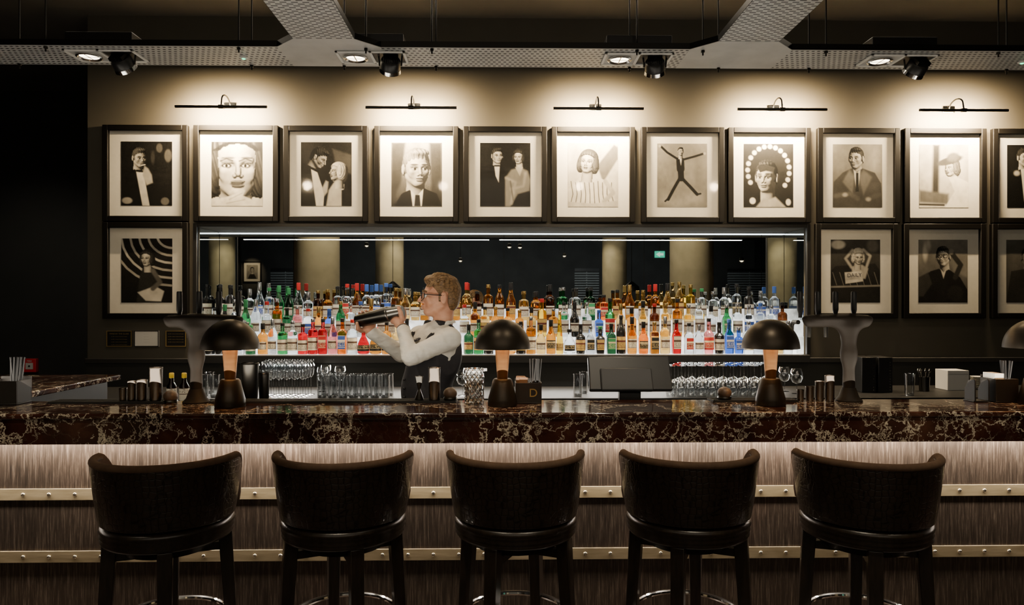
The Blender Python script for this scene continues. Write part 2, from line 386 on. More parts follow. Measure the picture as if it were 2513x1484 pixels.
def label_mat(k):
    nm='label_'+LAB[k][0]
    if nm in MC: return MC[nm]
    c=LAB[k][1]; m=M(nm,c,.6); N,L,B=NT(m); t=N.new('ShaderNodeTexCoord'); sp=N.new('ShaderNodeSeparateXYZ'); L.new(t.outputs['Object'],sp.inputs[0])
    acc={'w':(.10,.06,.04),'k':(.55,.42,.2),'g':(.7,.62,.4),'b':(.7,.7,.7),'r':(.75,.65,.4),'y':(.12,.03,.02),'o':(.75,.7,.6)}[k]
    r=ramp(N,[(0,c),(.050,c),(.0505,acc),(.054,acc),(.0545,c),(.092,c),(.0925,acc),(.106,acc),(.1065,c),(.134,c),(.1345,acc),(.138,acc),(.1385,c)],'CONSTANT')
    L.new(sp.outputs[2],r.inputs['Fac']); n=noise(N,L,t.outputs['Object'],150,1)
    r2=ramp(N,[(.5,(0,0,0)),(.56,(1,1,1))]); L.new(n.outputs['Fac'],r2.inputs['Fac'])
    rz=ramp(N,[(0,(0,0,0)),(.058,(0,0,0)),(.0585,(.6,.6,.6)),(.086,(.6,.6,.6)),(.0865,(0,0,0))],'CONSTANT'); L.new(sp.outputs[2],rz.inputs['Fac'])
    f=mixc(N,L,1.0,r2.outputs['Color'],rz.outputs['Color'],'MULTIPLY'); L.new(mixc(N,L,f,r.outputs['Color'],acc),B.inputs['Base Color']); return m
SH={'R':(.30,.0415),'S':(.275,.0405),'Q':(.235,.050),'T':(.375,.031),'W':(.315,.039),'F':(.26,.05)}
BM={}
def bottle_meshes(ty,lq,lb,cp,va):
    H,R=SH[ty]
    kb=('b',ty,lq,va)
    if kb not in BM:
        n={'S':6,'F':4}.get(ty,0); sy=.6 if ty=='F' else 1
        sc=.92 if n else 1
        if ty=='T': pr=[(R*.9,0),(R,.01),(R*.95,.10),(R*.55,.22),(R*.42,.30),(R*.40,.345)]
        elif ty=='Q': pr=[(R*.8,0),(R,.012),(R*1.0,.06),(R*.93,.10),(R*.6,.14),(R*.34,.165),(R*.32,.215)]
        elif ty=='W': pr=[(R*.95,0),(R,.006),(R,.17),(R*.9,.195),(R*.55,.225),(R*.38,.245),(R*.36,.295)]
        else:
            q=H-.02
            if va==0: pr=[(R*.94*sc,0,n),(R*sc,.006,n),(R*sc,q*.60,n),(R*.93*sc,q*.65,n),(R*.62,q*.70,0),(R*.38,q*.74,0),(R*.35,q,0)]
            elif va==1: pr=[(R*.94*sc,0,n),(R*sc,.006,n),(R*.98*sc,q*.66,n),(R*.86*sc,q*.71,n),(R*.45,q*.745,0),(R*.36,q*.76,0),(R*.36,q,0)]
            elif va==2: pr=[(R*.90*sc,0,n),(R*.94*sc,.006,n),(R*sc,q*.30,n),(R*sc,q*.50,n),(R*.8,q*.60,n),(R*.50,q*.70,0),(R*.36,q*.80,0),(R*.34,q,0)]
            else: pr=[(R*.82*sc,0,n),(R*.86*sc,.006,n),(R*sc,q*.52,n),(R*.97*sc,q*.60,n),(R*.60,q*.66,0),(R*.40,q*.69,0),(R*.43,q*.84,0),(R*.36,q,0)]
        BM[kb]=MB().lathe(pr,20,sy=sy).mesh('body',liq_mat(lq))
    kl=('l',ty,lb,va%2)
    if kl not in BM:
        lm=label_mat(lb); z0,z1={'Q':(.03,.085),'T':(.03,.09),'S':(.04,.14)}.get(ty,(.035,.14) if va%2 else (.047,.118))
        b=MB()
        if ty in 'SF':
            yy=-R*.92*(.6 if ty=='F' else 1)-.0012; ww=R*.74
            b.box((0,yy,(z0+z1)/2),(2*ww,.001,z1-z0))
        else:
            rr=R+.0012; pts=[]; aw=75 if va%2 else 58
            for i in range(13):
                a=-PI/2+math.radians(-aw+2*aw*i/12); pts.append((math.cos(a)*rr,math.sin(a)*rr))
            vs=[[b.bm.verts.new((x,y,z)) for x,y in pts] for z in (z0,z1)]
            for i in range(12): b.bm.faces.new((vs[0][i],vs[0][i+1],vs[1][i+1],vs[1][i]))
        BM[kl]=b.mesh('label',lm)
    kc=('c',ty,cp,va)
    if kc not in BM:
        nm,co,ro,me=CAP[cp]; H0={'T':.345,'Q':.215,'W':.295}.get(ty,H-.02); r=R*.40; dn=(.045 if ty in 'WR' and va in(0,2) else .016)
        BM[kc]=MB().lathe([(r,H0-dn),(r*1.05,H0-dn+.002),(r*1.05,H0+.010),(r*.85,H0+.013)],14).mesh('cap',M('cap_'+nm,co,ro,me))
    return BM[kb],BM[kl],BM[kc]
ones='zero first second third fourth fifth sixth seventh eighth ninth tenth eleventh twelfth thirteenth fourteenth fifteenth sixteenth seventeenth eighteenth nineteenth'.split()
def ordn(n):
    if n<20: return ones[n]
    t={2:('twentieth','twenty'),3:('thirtieth','thirty'),4:('fortieth','forty'),5:('fiftieth','fifty')}[n//10]
    return t[0] if n%10==0 else t[1]+'-'+ones[n%10]
front="508kRwk 535kRwk 561cRwk 588cSbs 615GRwg 645aRwk 667cWws 689gRwk 711cRws 730rRwk 752rRws 775rSrk 798pWws 821oSbk 844cRwr 872rQkr 902aQkr 927aRkk 948lRwy 970aRwk 1150GRyk 1171gRyk 1193kRwk 1215cRws 1239aQwy 1265kRyk 1287aRws 1309lRwk 1329aRkk 1350yTyy 1377cQkk 1408kRyk 1442cSks 1473kSyg 1500GSgk 1524kWyk 1551aRwk 1579oRkk 1606aSky 1632lRws 1660rSwk 1691cSrk 1713cRws 1736pRrk 1765kRwk 1787bSbb 1810bSbs 1831cRws 1855wRws 1878cRbs 1902lRyk 1926cRws 1948cSws".split()
mid="518cRwk 545kRwg 573cRbs 603gRwg 628cWws 655cRwr 680oRws 704GRwk 730pRws 756cRbr 782aRwy 808bRwb 836gWwy 860cRws 885cRwb 911aRwy 938cRwk 965lRwk 1140cRwr 1166aRwk 1190lRyk 1216aSky 1246aSyk 1275aSky 1304lRwk 1330yRyr 1358aRws 1384cRwk 1410kRwk 1440cRws 1470bSbb 1497gRrk 1523lRwy 1550aRyk 1578lRwk 1606dRwr 1634lRwy 1662aRwk 1690lRws 1717cRws 1745cRwk 1783gSgs 1810cRws 1838cRbs 1866wRbb 1893cRbs 1920dRwk 1948lRws".split()
back="512kRwk 535kRwk 558kRwk 582cRws 605cRbs 630cRwg 652gRwg 672GRwg 695cRwr 718cRws 743dRyy 765aRwy 788cRwk 811cRrr 834aRwr 858cRwb 880cRbb 903cRbb 928aRwy 955lRws 985lRwy 1015aRwk 1118aRyk 1145lRwr 1170dRwk 1198aRwy 1226aWwk 1254aRyk 1286lRwy 1316aRwk 1350dRwk 1382gRws 1414cRwk 1450GSgk 1482oSrk 1515aRyk 1545aRwy 1578lRwy 1608aRwr 1638lRwk 1667lWyy 1695yRwy 1722cRwg 1750cRws 1777cRws 1808cRkk 1838kRwk 1867cRbs 1900wRbb 1930cRbr 1955kRrk".split()
TX={('front',775):'CAMPARI',('front',821):'APEROL',('front',1579):'GLAYVA',('front',1691):'THOMAS\nDAKIN',('front',1765):"HENDRICK'S",('back',1450):'Glenfiddich',('back',1482):'Glenfiddich'}
txm=M('print_cream',(.8,.76,.6),.5); txk=M('print_dark',(.02,.02,.03),.5)
for rname,toks,k in (('front',front,0),('middle',mid,1),('back',back,2)):
    px_x=-9; pr_=0
    for i,tk in enumerate(toks):
        px=int(tk[:-4]); lq,ty_,lb,cp=tk[-4:]
        Y=Ys[k]-.02; x=P(px,800,Y).x; z=Z1+k*ST; hl_,rl=SH[ty_]
        x=max(x,px_x+pr_+rl+.0012,rx0+.02+rl); px_x,pr_=x,rl
        if x>rx1-.012-rl: continue
        lab=f"{LIQ[lq][0]} bottle, {LAB[lb][0]} label, {CAP[cp][0]} cap, {ordn(i+1)} from left in {rname} row"
        t=thing('bottle',lab,'bottle',(x,Y,z+.0005),0,f'liquor bottles in the {rname} row of the display')
        if ty_!='T': t.scale=(1,1,random.uniform(.82,1.13))
        mb_,ml,mc=bottle_meshes(ty_,lq,lb,cp,random.choice((0,1,2,3,1)))
        link('body',mb_,t); link('label',ml,t); link('cap',mc,t)
        if (rname,px) in TX:
            s_=TX[(rname,px)]; sz=.015 if len(s_)<8 else .0115
            text_mesh('label_text',s_,sz,txk if lb=='w' else txm,t,(0,-SH[ty_][1]*(.92 if ty_ in 'SF' else 1)-.003,.09))
# ================================================================ PICTURES
PW,PH=108,138
AS=.53/.42
def smooth_noise(n=9):
    g=np.random.rand(n,n); y,x=np.mgrid[0:PH,0:PW]; x=x/(PW-1)*(n-1.001); y=y/(PH-1)*(n-1.001); i,j=y.astype(int),x.astype(int); fy,fx=y-i,x-j; fy=fy*fy*(3-2*fy); fx=fx*fx*(3-2*fx)
    return (g[i,j]*(1-fx)+g[i,j+1]*fx)*(1-fy)+(g[i+1,j]*(1-fx)+g[i+1,j+1]*fx)*fy
HC={}
def head_render(yaw,pitch,light,hair,style,roll):
    """shade a generic sculpted head as a small grey picture: returns luminance, alpha, extents"""
    key=(yaw,pitch,light,hair,style,roll)
    if key in HC: return HC[key]
    y,pt,ro=[math.radians(a) for a in (yaw,pitch,roll)]
    f=np.array([math.sin(y)*math.cos(pt),-math.cos(y)*math.cos(pt),math.sin(pt)]); s0=np.array([math.cos(y),math.sin(y),0]); u=np.cross(s0,f); u=u if u[2]>0 else -u
    R=np.array([[math.cos(ro),0,math.sin(ro)],[0,1,0],[-math.sin(ro),0,math.cos(ro)]]); f,s0,u=R@f,R@s0,R@u; HA_=np.array([f,s0,u])
    hl_=lambda a,b,c: f*a+s0*b+u*c
    h=.0026; lo=(-.165,-.15,-.20); hi=(.165,.15,.165)
    B=SDF(lo,hi,h); head_skin(B,hl_,HA_); B.cap(hl_(-.03,0,-.06),hl_(-.045,0,-.20),.052,.056,.03)
    for q in(1,-1): B.ell(hl_(.0755,q*.030,-.004),(.0115,.0115,.0115),HA_,.002)
    Hh=SDF(lo,hi,h)
    if style=='m':
        Hh.ell(hl_(-.016,0,.028),(.096,.077,.088),HA_,.01); Hh.ell(hl_(-.034,0,-.012),(.074,.0765,.076),HA_,.012); Hh.ell(hl_(.012,0,.0),(.050,.0745,.06),HA_,.01); Hh.ell(hl_(.03,.01,.088),(.058,.055,.024),HA_,.02)
    else:
        Hh.ell(hl_(-.022,0,.034),(.112,.096,.100),HA_,.01)
        for q in(1,-1): Hh.ell(hl_(-.018,q*.078,-.035),(.060,.034,.072),HA_,.03)
        Hh.ell(hl_(-.06,0,-.04),(.07,.08,.085),HA_,.03)
    g=Hh.grid(); qh=g@HA_.T; F_,S2,U_=qh[...,0],qh[...,1],qh[...,2]
    if style=='m':
        ln=np.interp(F_,HLX,HLY); Hh.F=np.maximum(Hh.F,(ln-U_)*.6)
    else: Hh.F=np.maximum(Hh.F,(F_-.040-np.maximum(0,U_-.045)*1.3)*.7)
    Hh.F+=.0022*np.sin(S2*260+10*np.sin(F_*25)+U_*60).astype(np.float32)
    both=np.minimum(B.F,Hh.F); S=both<0; hit=S.any(1); iy=np.argmax(S,1); I,K=np.meshgrid(np.arange(S.shape[0]),np.arange(S.shape[2]),indexing='ij')
    iy0=np.maximum(iy-1,0); a,b=both[I,iy0,K],both[I,iy,K]; t=np.where(iy>0,a/(a-b+1e-9),0); yy=lo[1]+h*(iy0+np.clip(t,0,1))
    yy=np.where(hit,yy,.1); gx,gz=np.gradient(yy,h); nl=np.sqrt(gx**2+gz**2+1); N3=np.stack([gx/nl,-1/nl,gz/nl],-1)
    Lg=np.array(light,float); Lg/=np.linalg.norm(Lg); dif=np.clip(N3@Lg,0,1)
    p=np.stack([lo[0]+h*I,yy,lo[2]+h*K],-1)@HA_.T; F_,S2,U_=p[...,0],p[...,1],p[...,2]
    ishair=Hh.F[I,iy,K]<B.F[I,iy,K]
    alb=np.full(F_.shape,.62)
    def el(c,r,v,sf=.3):
        nonlocal alb
        d=np.sqrt(sum(((q-c0)/r0)**2 for q,c0,r0 in zip((F_,S2,U_),c,r))); m=np.clip((1+sf-d)/sf,0,1); alb=alb*(1-m)+v*m
    fem=style!='m'
    for q in(1,-1):
        el((.085,q*.031,.002),(.03,.019,.011),.35,.6); el((.085,q*.030,-.004),(.03,.0125,.0055),.75,.2); el((.09,q*.030,-.004),(.02,.0055,.0060),.02,.2); el((.085,q*.030,.0025),(.03,.015,.0022),.03,.5); el((.085,q*.032,.020),(.03,.018,.0028 if fem else .0042),.08,.6); el((.10,q*.009,-.043),(.02,.0035,.0025),.12,.5)
    el((.09,0,-.060),(.03,.019,.0055),.22 if fem else .40,.4); el((.09,0,-.071),(.03,.016,.006),.26 if fem else .45,.4); el((.095,0,-.0648),(.03,.018,.0014),.08,.6)
    st=.75+.5*np.abs(np.sin(S2*420+8*np.sin(F_*30)+U_*90)); alb=np.where(ishair,hair*st,alb)
    lum=alb*(.07+1.05*dif**.9)+np.where(ishair,.10*dif**8,.10*dif**12)
    HC[key]=(lum,hit.astype(float),lo[0],lo[2],h); return HC[key]
class Pic:
    def __init__(s,bg,bg2=None,tex=.0):
        y,x=np.mgrid[0:PH,0:PW]; s.x=x/(PW-1); s.y=y/(PH-1); s.A=np.full((PH,PW),bg,float)
        if bg2 is not None: s.A=s.A*(1-s.y)+bg2*s.y
        s.A+=tex*np.random.randn(*s.A.shape)
    def bl(s,d,v,soft):
        m=np.clip(.5-d/soft,0,1); m=m*m*(3-2*m); s.A=s.A*(1-m)+v*m; return s
    def E(s,cx,cy,rx,ry,v,ang=0,soft=.03):
        a=math.radians(ang); X=s.x-cx; Y=(s.y-cy)*AS; u=X*math.cos(a)+Y*math.sin(a); w_=-X*math.sin(a)+Y*math.cos(a)
        q=np.sqrt((u/rx)**2+(w_/(ry*AS))**2); return s.bl((q-1)*min(rx,ry*AS),v,soft)
    def G(s,pts,v,soft=.02):
        d=np.full(s.x.shape,1e9); ins=np.zeros(s.x.shape,bool); n=len(pts)
        for i in range(n):
            x0,y0=pts[i]; x1,y1=pts[(i+1)%n]; ex,ey=x1-x0,(y1-y0)*AS; px_=s.x-x0; py_=(s.y-y0)*AS
            t=np.clip((px_*ex+py_*ey)/(ex*ex+ey*ey+1e-9),0,1); d=np.minimum(d,np.hypot(px_-t*ex,py_-t*ey))
            c=((y0>s.y)!=(y1>s.y))&(s.x<(x1-x0)*(s.y-y0)/(y1-y0+1e-12)+x0); ins^=c
        return s.bl(np.where(ins,-d,d),v,soft)
    def L(s,pts,wd,v,soft=.014):
        d=np.full(s.x.shape,1e9)
        for (x0,y0),(x1,y1) in zip(pts,pts[1:]):
            ex,ey=x1-x0,(y1-y0)*AS; px_=s.x-x0; py_=(s.y-y0)*AS; t=np.clip((px_*ex+py_*ey)/(ex*ex+ey*ey+1e-9),0,1)
            d=np.minimum(d,np.hypot(px_-t*ex,py_-t*ey))
        return s.bl(d-wd,v,soft)
    def head(s,cx,cy,r,yaw=0,pitch=0,light=(-.5,-.7,.5),hair=.03,style='m',roll=0,gain=1.0):
        lum,al,x0,z0,h=head_render(yaw,pitch,light,hair,style,roll); k=.1/r
        X=((s.x-cx)*k-x0)/h; Z=(-(s.y-cy)*AS*k-z0)/h; ok=(X>=0)&(X<lum.shape[0]-1.01)&(Z>=0)&(Z<lum.shape[1]-1.01)
        Xc=np.clip(X,0,lum.shape[0]-1.02); Zc=np.clip(Z,0,lum.shape[1]-1.02); i,j=Xc.astype(int),Zc.astype(int); fx,fz=Xc-i,Zc-j
        sm=lambda T:(T[i,j]*(1-fx)+T[i+1,j]*fx)*(1-fz)+(T[i,j+1]*(1-fx)+T[i+1,j+1]*fx)*fz
        a=sm(al)*ok; s.A=s.A*(1-a)+sm(lum)*gain*a; return s
pics=[]; LL=(-.6,-.6,.5); LR=(.6,-.6,.5); LF=(-.15,-.9,.4)
p=Pic(.02,.015,.006); p.E(.75,.1,.06,.07,.12).E(.92,.22,.07,.1,.15).E(.62,.25,.04,.1,.06); p.head(.36,.25,.17,20,-5,LL,.10); p.G([(.05,1),(.12,.5),(.26,.43),(.34,.46),(.44,.43),(.52,.46),(.72,.6),(.78,1)],.015)
p.G([(.29,.44),(.36,.48),(.43,.44),(.56,1),(.42,1)],.75); p.L([(.31,.455),(.42,.465)],.022,.02); p.G([(.42,.52),(.46,.38),(.53,.42),(.6,.52),(.62,.64),(.5,.68)],.45,.04); p.L([(.40,.37),(.47,.36)],.008,.9); p.E(.12,.92,.1,.05,.4).E(.86,.93,.08,.06,.2); pics.append((p,'black framed photo of smoking man in dinner jacket, leftmost of upper row'))
p=Pic(.35,.75); p.head(.48,.36,.60,4,2,LF,.05,'f',0,1.2); p.G([(.0,1),(.05,.90),(.3,.86),(.5,.80),(.58,.73),(.66,.76),(.62,.84),(.80,.90),(.85,1)],.75,.03).L([(.35,.90),(.60,.80)],.006,.4,.03).L([(.3,.96),(.66,.90)],.006,.4,.03)
for q in (.295,.665): p.E(q,.372,.105,.030,.03,0,.02).E(q,.374,.062,.020,.95,0,.012).E(q,.374,.028,.022,.02,0,.01).L([(q-.12,.30),(q,.262),(q+.12,.295)],.012,.05,.03)
p.E(.48,.655,.115,.030,.12,0,.03); pics.append((p,'brightly lit framed close-up of woman with painted eyes, fingers at mouth'))
p=Pic(.03,.02,.005); p.G([(.62,.1),(1,.2),(1,.5),(.7,.4)],.10,.06); p.head(.36,.24,.17,62,-18,LR,.02,'m',12,.9); p.G([(.0,.3),(.2,.38),(.42,.6),(.5,1),(0,1)],.02); p.G([(.2,.42),(.30,.42),(.46,.8),(.44,1),(.3,1)],.7); p.L([(.22,.41),(.32,.45)],.025,.02); p.G([(.55,.75),(.66,.62),(.85,.66),(.82,1),(.5,1)],.55,.04); p.head(.72,.47,.16,-58,22,LL,.75,'f',-14); p.G([(.42,.72),(.49,.60),(.54,.62),(.52,.78),(.46,.84)],.5,.04).G([(.8,.75),(1,.7),(1,1),(.8,1)],.03); pics.append((p,'black framed photo of dark haired man leaning over laughing blonde woman'))
p=Pic(.45,.05,.02); p.G([(0,0),(.28,0),(.2,.6),(0,1)],.08,.08).G([(.75,0),(1,0),(1,1),(.8,1)],.07,.08); p.head(.5,.40,.34,12,0,(-.6,-.7,.6),.25,'m',0,1.2); p.G([(.05,1),(.2,.80),(.36,.74),(.5,.84),(.66,.72),(.9,.8),(1,1)],.03).G([(.38,.74),(.5,.84),(.63,.73),(.6,1),(.42,1)],.85).G([(.47,.82),(.56,.82),(.58,1),(.45,1)],.04); pics.append((p,'brightly lit framed close-up of a serious man in suit and tie'))
p=Pic(.02,.02,.004); p.head(.34,.2,.14,15,0,LF,.04,'m').head(.77,.22,.125,-15,0,LF,.03,'f'); p.G([(.0,1),(.02,.38),(.22,.34),(.32,.37),(.44,.34),(.5,.5),(.5,1)],.012).G([(.28,.345),(.33,.37),(.39,.345),(.37,.62),(.31,.52)],.75).L([(.29,.36),(.38,.36)],.016,.02); p.G([(.5,1),(.5,.55),(.62,.42),(.72,.40),(.84,.40),(.95,.44),(1,.58),(.98,.75),(.75,.8),(.6,1)],.28,.05).G([(.70,.38),(.85,.38),(.79,.52)],.55,.03).L([(.52,.55),(.7,.62),(.62,.95)],.025,.42,.06).L([(.9,.48),(.86,.68),(.62,.72)],.025,.42,.06).L([(.6,.6),(.66,.9)],.01,.12,.04); pics.append((p,'black framed photo of bow-tied man standing with woman in fur stole'))
p=Pic(.7,.65); p.G([(.58,.35),(.92,.02),(1,.06),(1,.25),(.7,.62)],.2,.05); p.G([(.0,1),(.02,.72),(.25,.52),(.55,.52),(.85,.62),(.98,1)],.75,.03)
for i in range(10): p.L([(.06+i*.09,.60+.02*(i%2)),(.10+i*.085,.8),(.04+i*.1,1)],.008,.10)
p.head(.40,.30,.20,-12,5,LF,.10,'f',6,1.05).L([(.75,.6),(.9,.78),(.72,.92)],.045,.5,.04); p.G([(0,.92),(.5,.95),(1,.9),(1,1),(0,1)],.6); pics.append((p,'brightly lit framed photo of woman in striped shirt resting on an arm'))
p=Pic(.34,.26); p.E(.5,.9,.5,.12,.40,soft=.25); J=lambda *a:p.L(*a,.014)
J([(.46,.27),(.47,.40)],.080,.02); J([(.47,.40),(.48,.55)],.060,.02); J([(.42,.25),(.2,.14),(.08,.05)],.022,.02); J([(.53,.25),(.76,.2),(.92,.16)],.022,.02); J([(.45,.55),(.32,.73),(.22,.88)],.032,.02); J([(.5,.55),(.66,.68),(.8,.80)],.032,.02); J([(.2,.88),(.16,.91)],.018,.02); J([(.8,.8),(.87,.79)],.018,.02); p.E(.05,.04,.025,.02,.55).E(.95,.155,.025,.02,.55); p.G([(.44,.19),(.50,.19),(.475,.34)],.75); p.head(.47,.125,.075,10,10,LL,.03); pics.append((p,'black framed photo of man in dark suit leaping with arms outstretched'))
p=Pic(.04,.03)
for i in range(17):
    a=math.radians(-210+i*15.5); cx,cy=.5+.42*math.cos(a),.42+.38*math.sin(a); p.E(cx,cy,.045,.036,.9)
p.E(.18,.9,.06,.05,.9).E(.9,.92,.05,.05,.8); p.E(.50,.28,.22,.15,.04,soft=.06); p.head(.46,.52,.28,-14,0,LL,.05,'m',0,1.1); p.G([(.27,.36),(.45,.33),(.63,.37),(.60,.445),(.45,.425),(.33,.455)],.05).G([(.25,1),(.40,.86),(.50,.88),(.64,.84),(.85,1)],.5,.05); pics.append((p,'brightly lit framed portrait of woman with fringe ringed by round bulbs'))
p=Pic(.30,.12); p.E(.8,.2,.3,.4,.4,soft=.5); p.head(.47,.22,.19,-18,0,LR,.04); p.G([(.0,1),(.02,.6),(.2,.45),(.38,.38),(.47,.44),(.60,.38),(.85,.45),(.98,.62),(1,1)],.09,.03).G([(.34,.40),(.2,.6),(.4,.78),(.44,.5)],.20,.06).G([(.62,.40),(.8,.52),(.62,.8),(.52,.5)],.18,.06).G([(.42,.40),(.49,.45),(.56,.40),(.52,.7),(.47,.7)],.6).G([(.47,.45),(.52,.45),(.53,.75),(.46,.75)],.03); p.L([(.05,.82),(.35,.78),(.5,.86)],.045,.14,.06).L([(.95,.8),(.7,.86)],.045,.12,.06).E(.25,.8,.05,.03,.4,soft=.05).E(.72,.87,.05,.03,.4,soft=.05); pics.append((p,'black framed portrait of stern man in heavy overcoat, left of bright hat portrait'))
p=Pic(.6,.7); p.G([(.28,0),(.42,0),(.40,.78),(.26,.8)],.06,.08).G([(0,.72),(.6,.78),(.6,.95),(0,.92)],.2,.08); p.head(.66,.37,.15,-42,6,LF,.2,'f',-8,1.05); p.E(.62,.255,.27,.060,.10,-16).E(.69,.20,.13,.075,.18,-12,soft=.06).G([(.6,.52),(.74,.50),(1,.6),(1,1),(.52,1),(.72,.74)],.92,.03).L([(.0,.95),(.5,.96)],.02,.1); pics.append((p,'brightly lit framed photo of woman in wide hat and white dress'))
p=Pic(.02,.02); p.head(.35,.2,.17,25,0,LL,.03).G([(.0,1),(.05,.45),(.3,.38),(.6,.5),(.7,1)],.012).G([(.28,.38),(.4,.38),(.35,.9)],.8).E(.2,.45,.06,.04,.5,soft=.05).E(.5,.6,.05,.06,.45,soft=.05).E(.8,.3,.2,.3,.06); pics.append((p,'black framed photo of man in tuxedo cut off by right edge, upper row'))
low=[]
p=Pic(.03,.02)
for i in range(6):
    r_=.22+i*.13; p.L([(1.0-r_*1.35*math.cos(math.radians(t_)),-.05+r_*.9*math.sin(math.radians(t_))) for t_ in range(5,100,12)],.022,.62 if i%2==0 else .5)
p.G([(.3,1),(.36,.6),(.42,.46),(.6,.44),(.72,.6),(.72,1)],.05,.03).head(.5,.31,.14,-20,0,LF,.05,'f').G([(.32,.84),(.66,.74),(.84,.82),(.78,.98),(.48,.97)],.75,.03).L([(.62,.5),(.76,.68),(.62,.78)],.045,.2,.04); low.append((p,'black framed photo of woman holding pale bag, alone below the upper row'))
p=Pic(.10,.03); p.E(.15,.08,.14,.07,.6,soft=.05).E(.85,.1,.12,.1,.2,soft=.1); p.G([(0,.5),(.1,.42),(.9,.38),(1,.5),(1,1),(0,1)],.03)
for i in range(7): p.L([(.04+.14*i,.52),(.12+.14*i,.72)],.006,.25)
p.L([(0,.75),(1,.73)],.018,.3); p.G([(.42,.44),(.5,.40),(.64,.40),(.76,.46),(.7,.62),(.45,.62)],.5,.04).head(.56,.27,.13,10,-12,LF,.6,'f').L([(.42,.44),(.3,.30),(.44,.17)],.026,.5,.04).L([(.72,.44),(.8,.26),(.66,.16)],.026,.5,.04); p.G([(.28,.52),(.62,.50),(.66,.66),(.3,.7)],.65); low.append((p,'black framed photo of blonde woman reclining with newspaper, lower right row'))
p=Pic(.30,.12); p.G([(.55,0),(1,0),(1,.6),(.7,.5)],.3,.08).E(.14,.2,.05,.13,.7,soft=.06).E(.2,.1,.05,.08,.5,soft=.06); p.head(.5,.27,.18,-14,4,LR,.05,'m',-6); p.G([(.0,1),(.02,.62),(.25,.5),(.42,.46),(.5,.52),(.62,.47),(.85,.6),(1,.8),(1,1)],.025).G([(0,.6),(.2,.52),(.28,.7),(.1,.9),(0,.9)],.08,.04)
for q in (.435,.545): p.L([(q-.04,.235),(q+.04,.235),(q+.035,.285),(q-.035,.285),(q-.04,.235)],.008,.03,.01)
p.G([(.45,.465),(.51,.52),(.57,.465),(.51,.62)],.7).L([(.75,.6),(.86,.4),(.68,.22)],.05,.06,.03).E(.67,.19,.05,.045,.45,soft=.04).E(.75,.85,.16,.12,.04,soft=.05); low.append((p,'black framed photo of man in dark glasses lounging, lower right row'))
p=Pic(.2,.1); p.head(.45,.28,.18,0,0,LL,.05,'m',0,.5).G([(0,1),(.1,.5),(.4,.46),(.7,.6),(.8,1)],.06); low.append((p,'shadowed framed photo cut off by right edge, lower row'))
picm=bpy.data.materials.new('photo_print'); picm.use_nodes=True
N_,L_,B_=NT(picm); at_=N_.new('ShaderNodeAttribute'); at_.attribute_name='Col'; L_.new(at_.outputs['Color'],B_.inputs['Base Color']); B_.inputs['Roughness'].default_value=.6; inp(B_,'Specular IOR Level',.2)
FW,FH=.688,.785
def ring_mesh(w,h,bw,y0,y1,name,mat,parent,bev=.004):
    m=MB(); m.b2((-w/2,y0,-h/2),(-w/2+bw,y1,h/2)).b2((w/2-bw,y0,-h/2),(w/2,y1,h/2)).b2((-w/2+bw,y0,h/2-bw),(w/2-bw,y1,h/2)).b2((-w/2+bw,y0,-h/2),(w/2-bw,y1,-h/2+bw))
    return m.build(name,mat,parent,bevel=bev)
def picture(pic,label,cx,cz,grp,Y=None,rz=0):
    t=thing('framed_photograph',label,'picture',(cx,WY if Y is None else Y,cz),rz,grp)
    ring_mesh(FW,FH,.044,-.045,-.001,'frame',frame_m,t)
    MB().b2((-FW/2+.04,-.012,-FH/2+.04),(FW/2-.04,-.003,FH/2-.04)).build('mat_board',matb,t)
    A=pic.A*(.84+.32*smooth_noise(7))*(.92+.16*smooth_noise(20))+.006*np.random.randn(PH,PW); A=np.clip(A,0.003,.95)**1.25; H,W=A.shape; w_,h_=.415,.525
    vs=[((j/(W-1)-.5)*w_,-.0135,(.5-i/(H-1))*h_) for i in range(H) for j in range(W)]
    fs=[(i*W+j,(i+1)*W+j,(i+1)*W+j+1,i*W+j+1) for i in range(H-1) for j in range(W-1)]
    me=bpy.data.meshes.new('print'); me.from_pydata(vs,[],fs); ca=me.color_attributes.new('Col','FLOAT_COLOR','POINT')
    a=A.ravel()*.85; col=np.stack([a,a*.93,a*.78,np.ones_like(a)],1).astype(np.float32); ca.data.foreach_set('color',col.ravel()); me.materials.append(picm)
    pr=link('print',me,t)
    MB().b2((-FW/2+.042,-.026,-FH/2+.042),(FW/2-.042,-.024,FH/2-.042)).build('glazing',pane,t)
    return t,pr
upx=[(254,456),(473,683),(697,900),(918,1125),(1140,1340),(1355,1558),(1577,1776),(1786,1993),(2010,2208),(2220,2424),(2437,2640)]
zu=P(1256,427,WY-.045).z; zl=P(1256,664,WY-.045).z
for (a,b),(p,lb) in zip(upx,pics): picture(p,lb,P((a+b)/2,427,WY-.045).x,zu,'framed photographs in the upper row')
for (a,b),(p,lb) in zip([(252,459),(2003,2205),(2218,2422),(2433,2640)],low):
    t,pr=picture(p,lb,P((a+b)/2,664,WY-.045).x,zl,'framed photographs in the lower row')
    if 'newspaper' in lb: q=text_mesh('headline','DAILY',.045,txk,pr,(-.01,-.016,-.035)); q.rotation_euler=(PI/2,math.radians(-3),0)
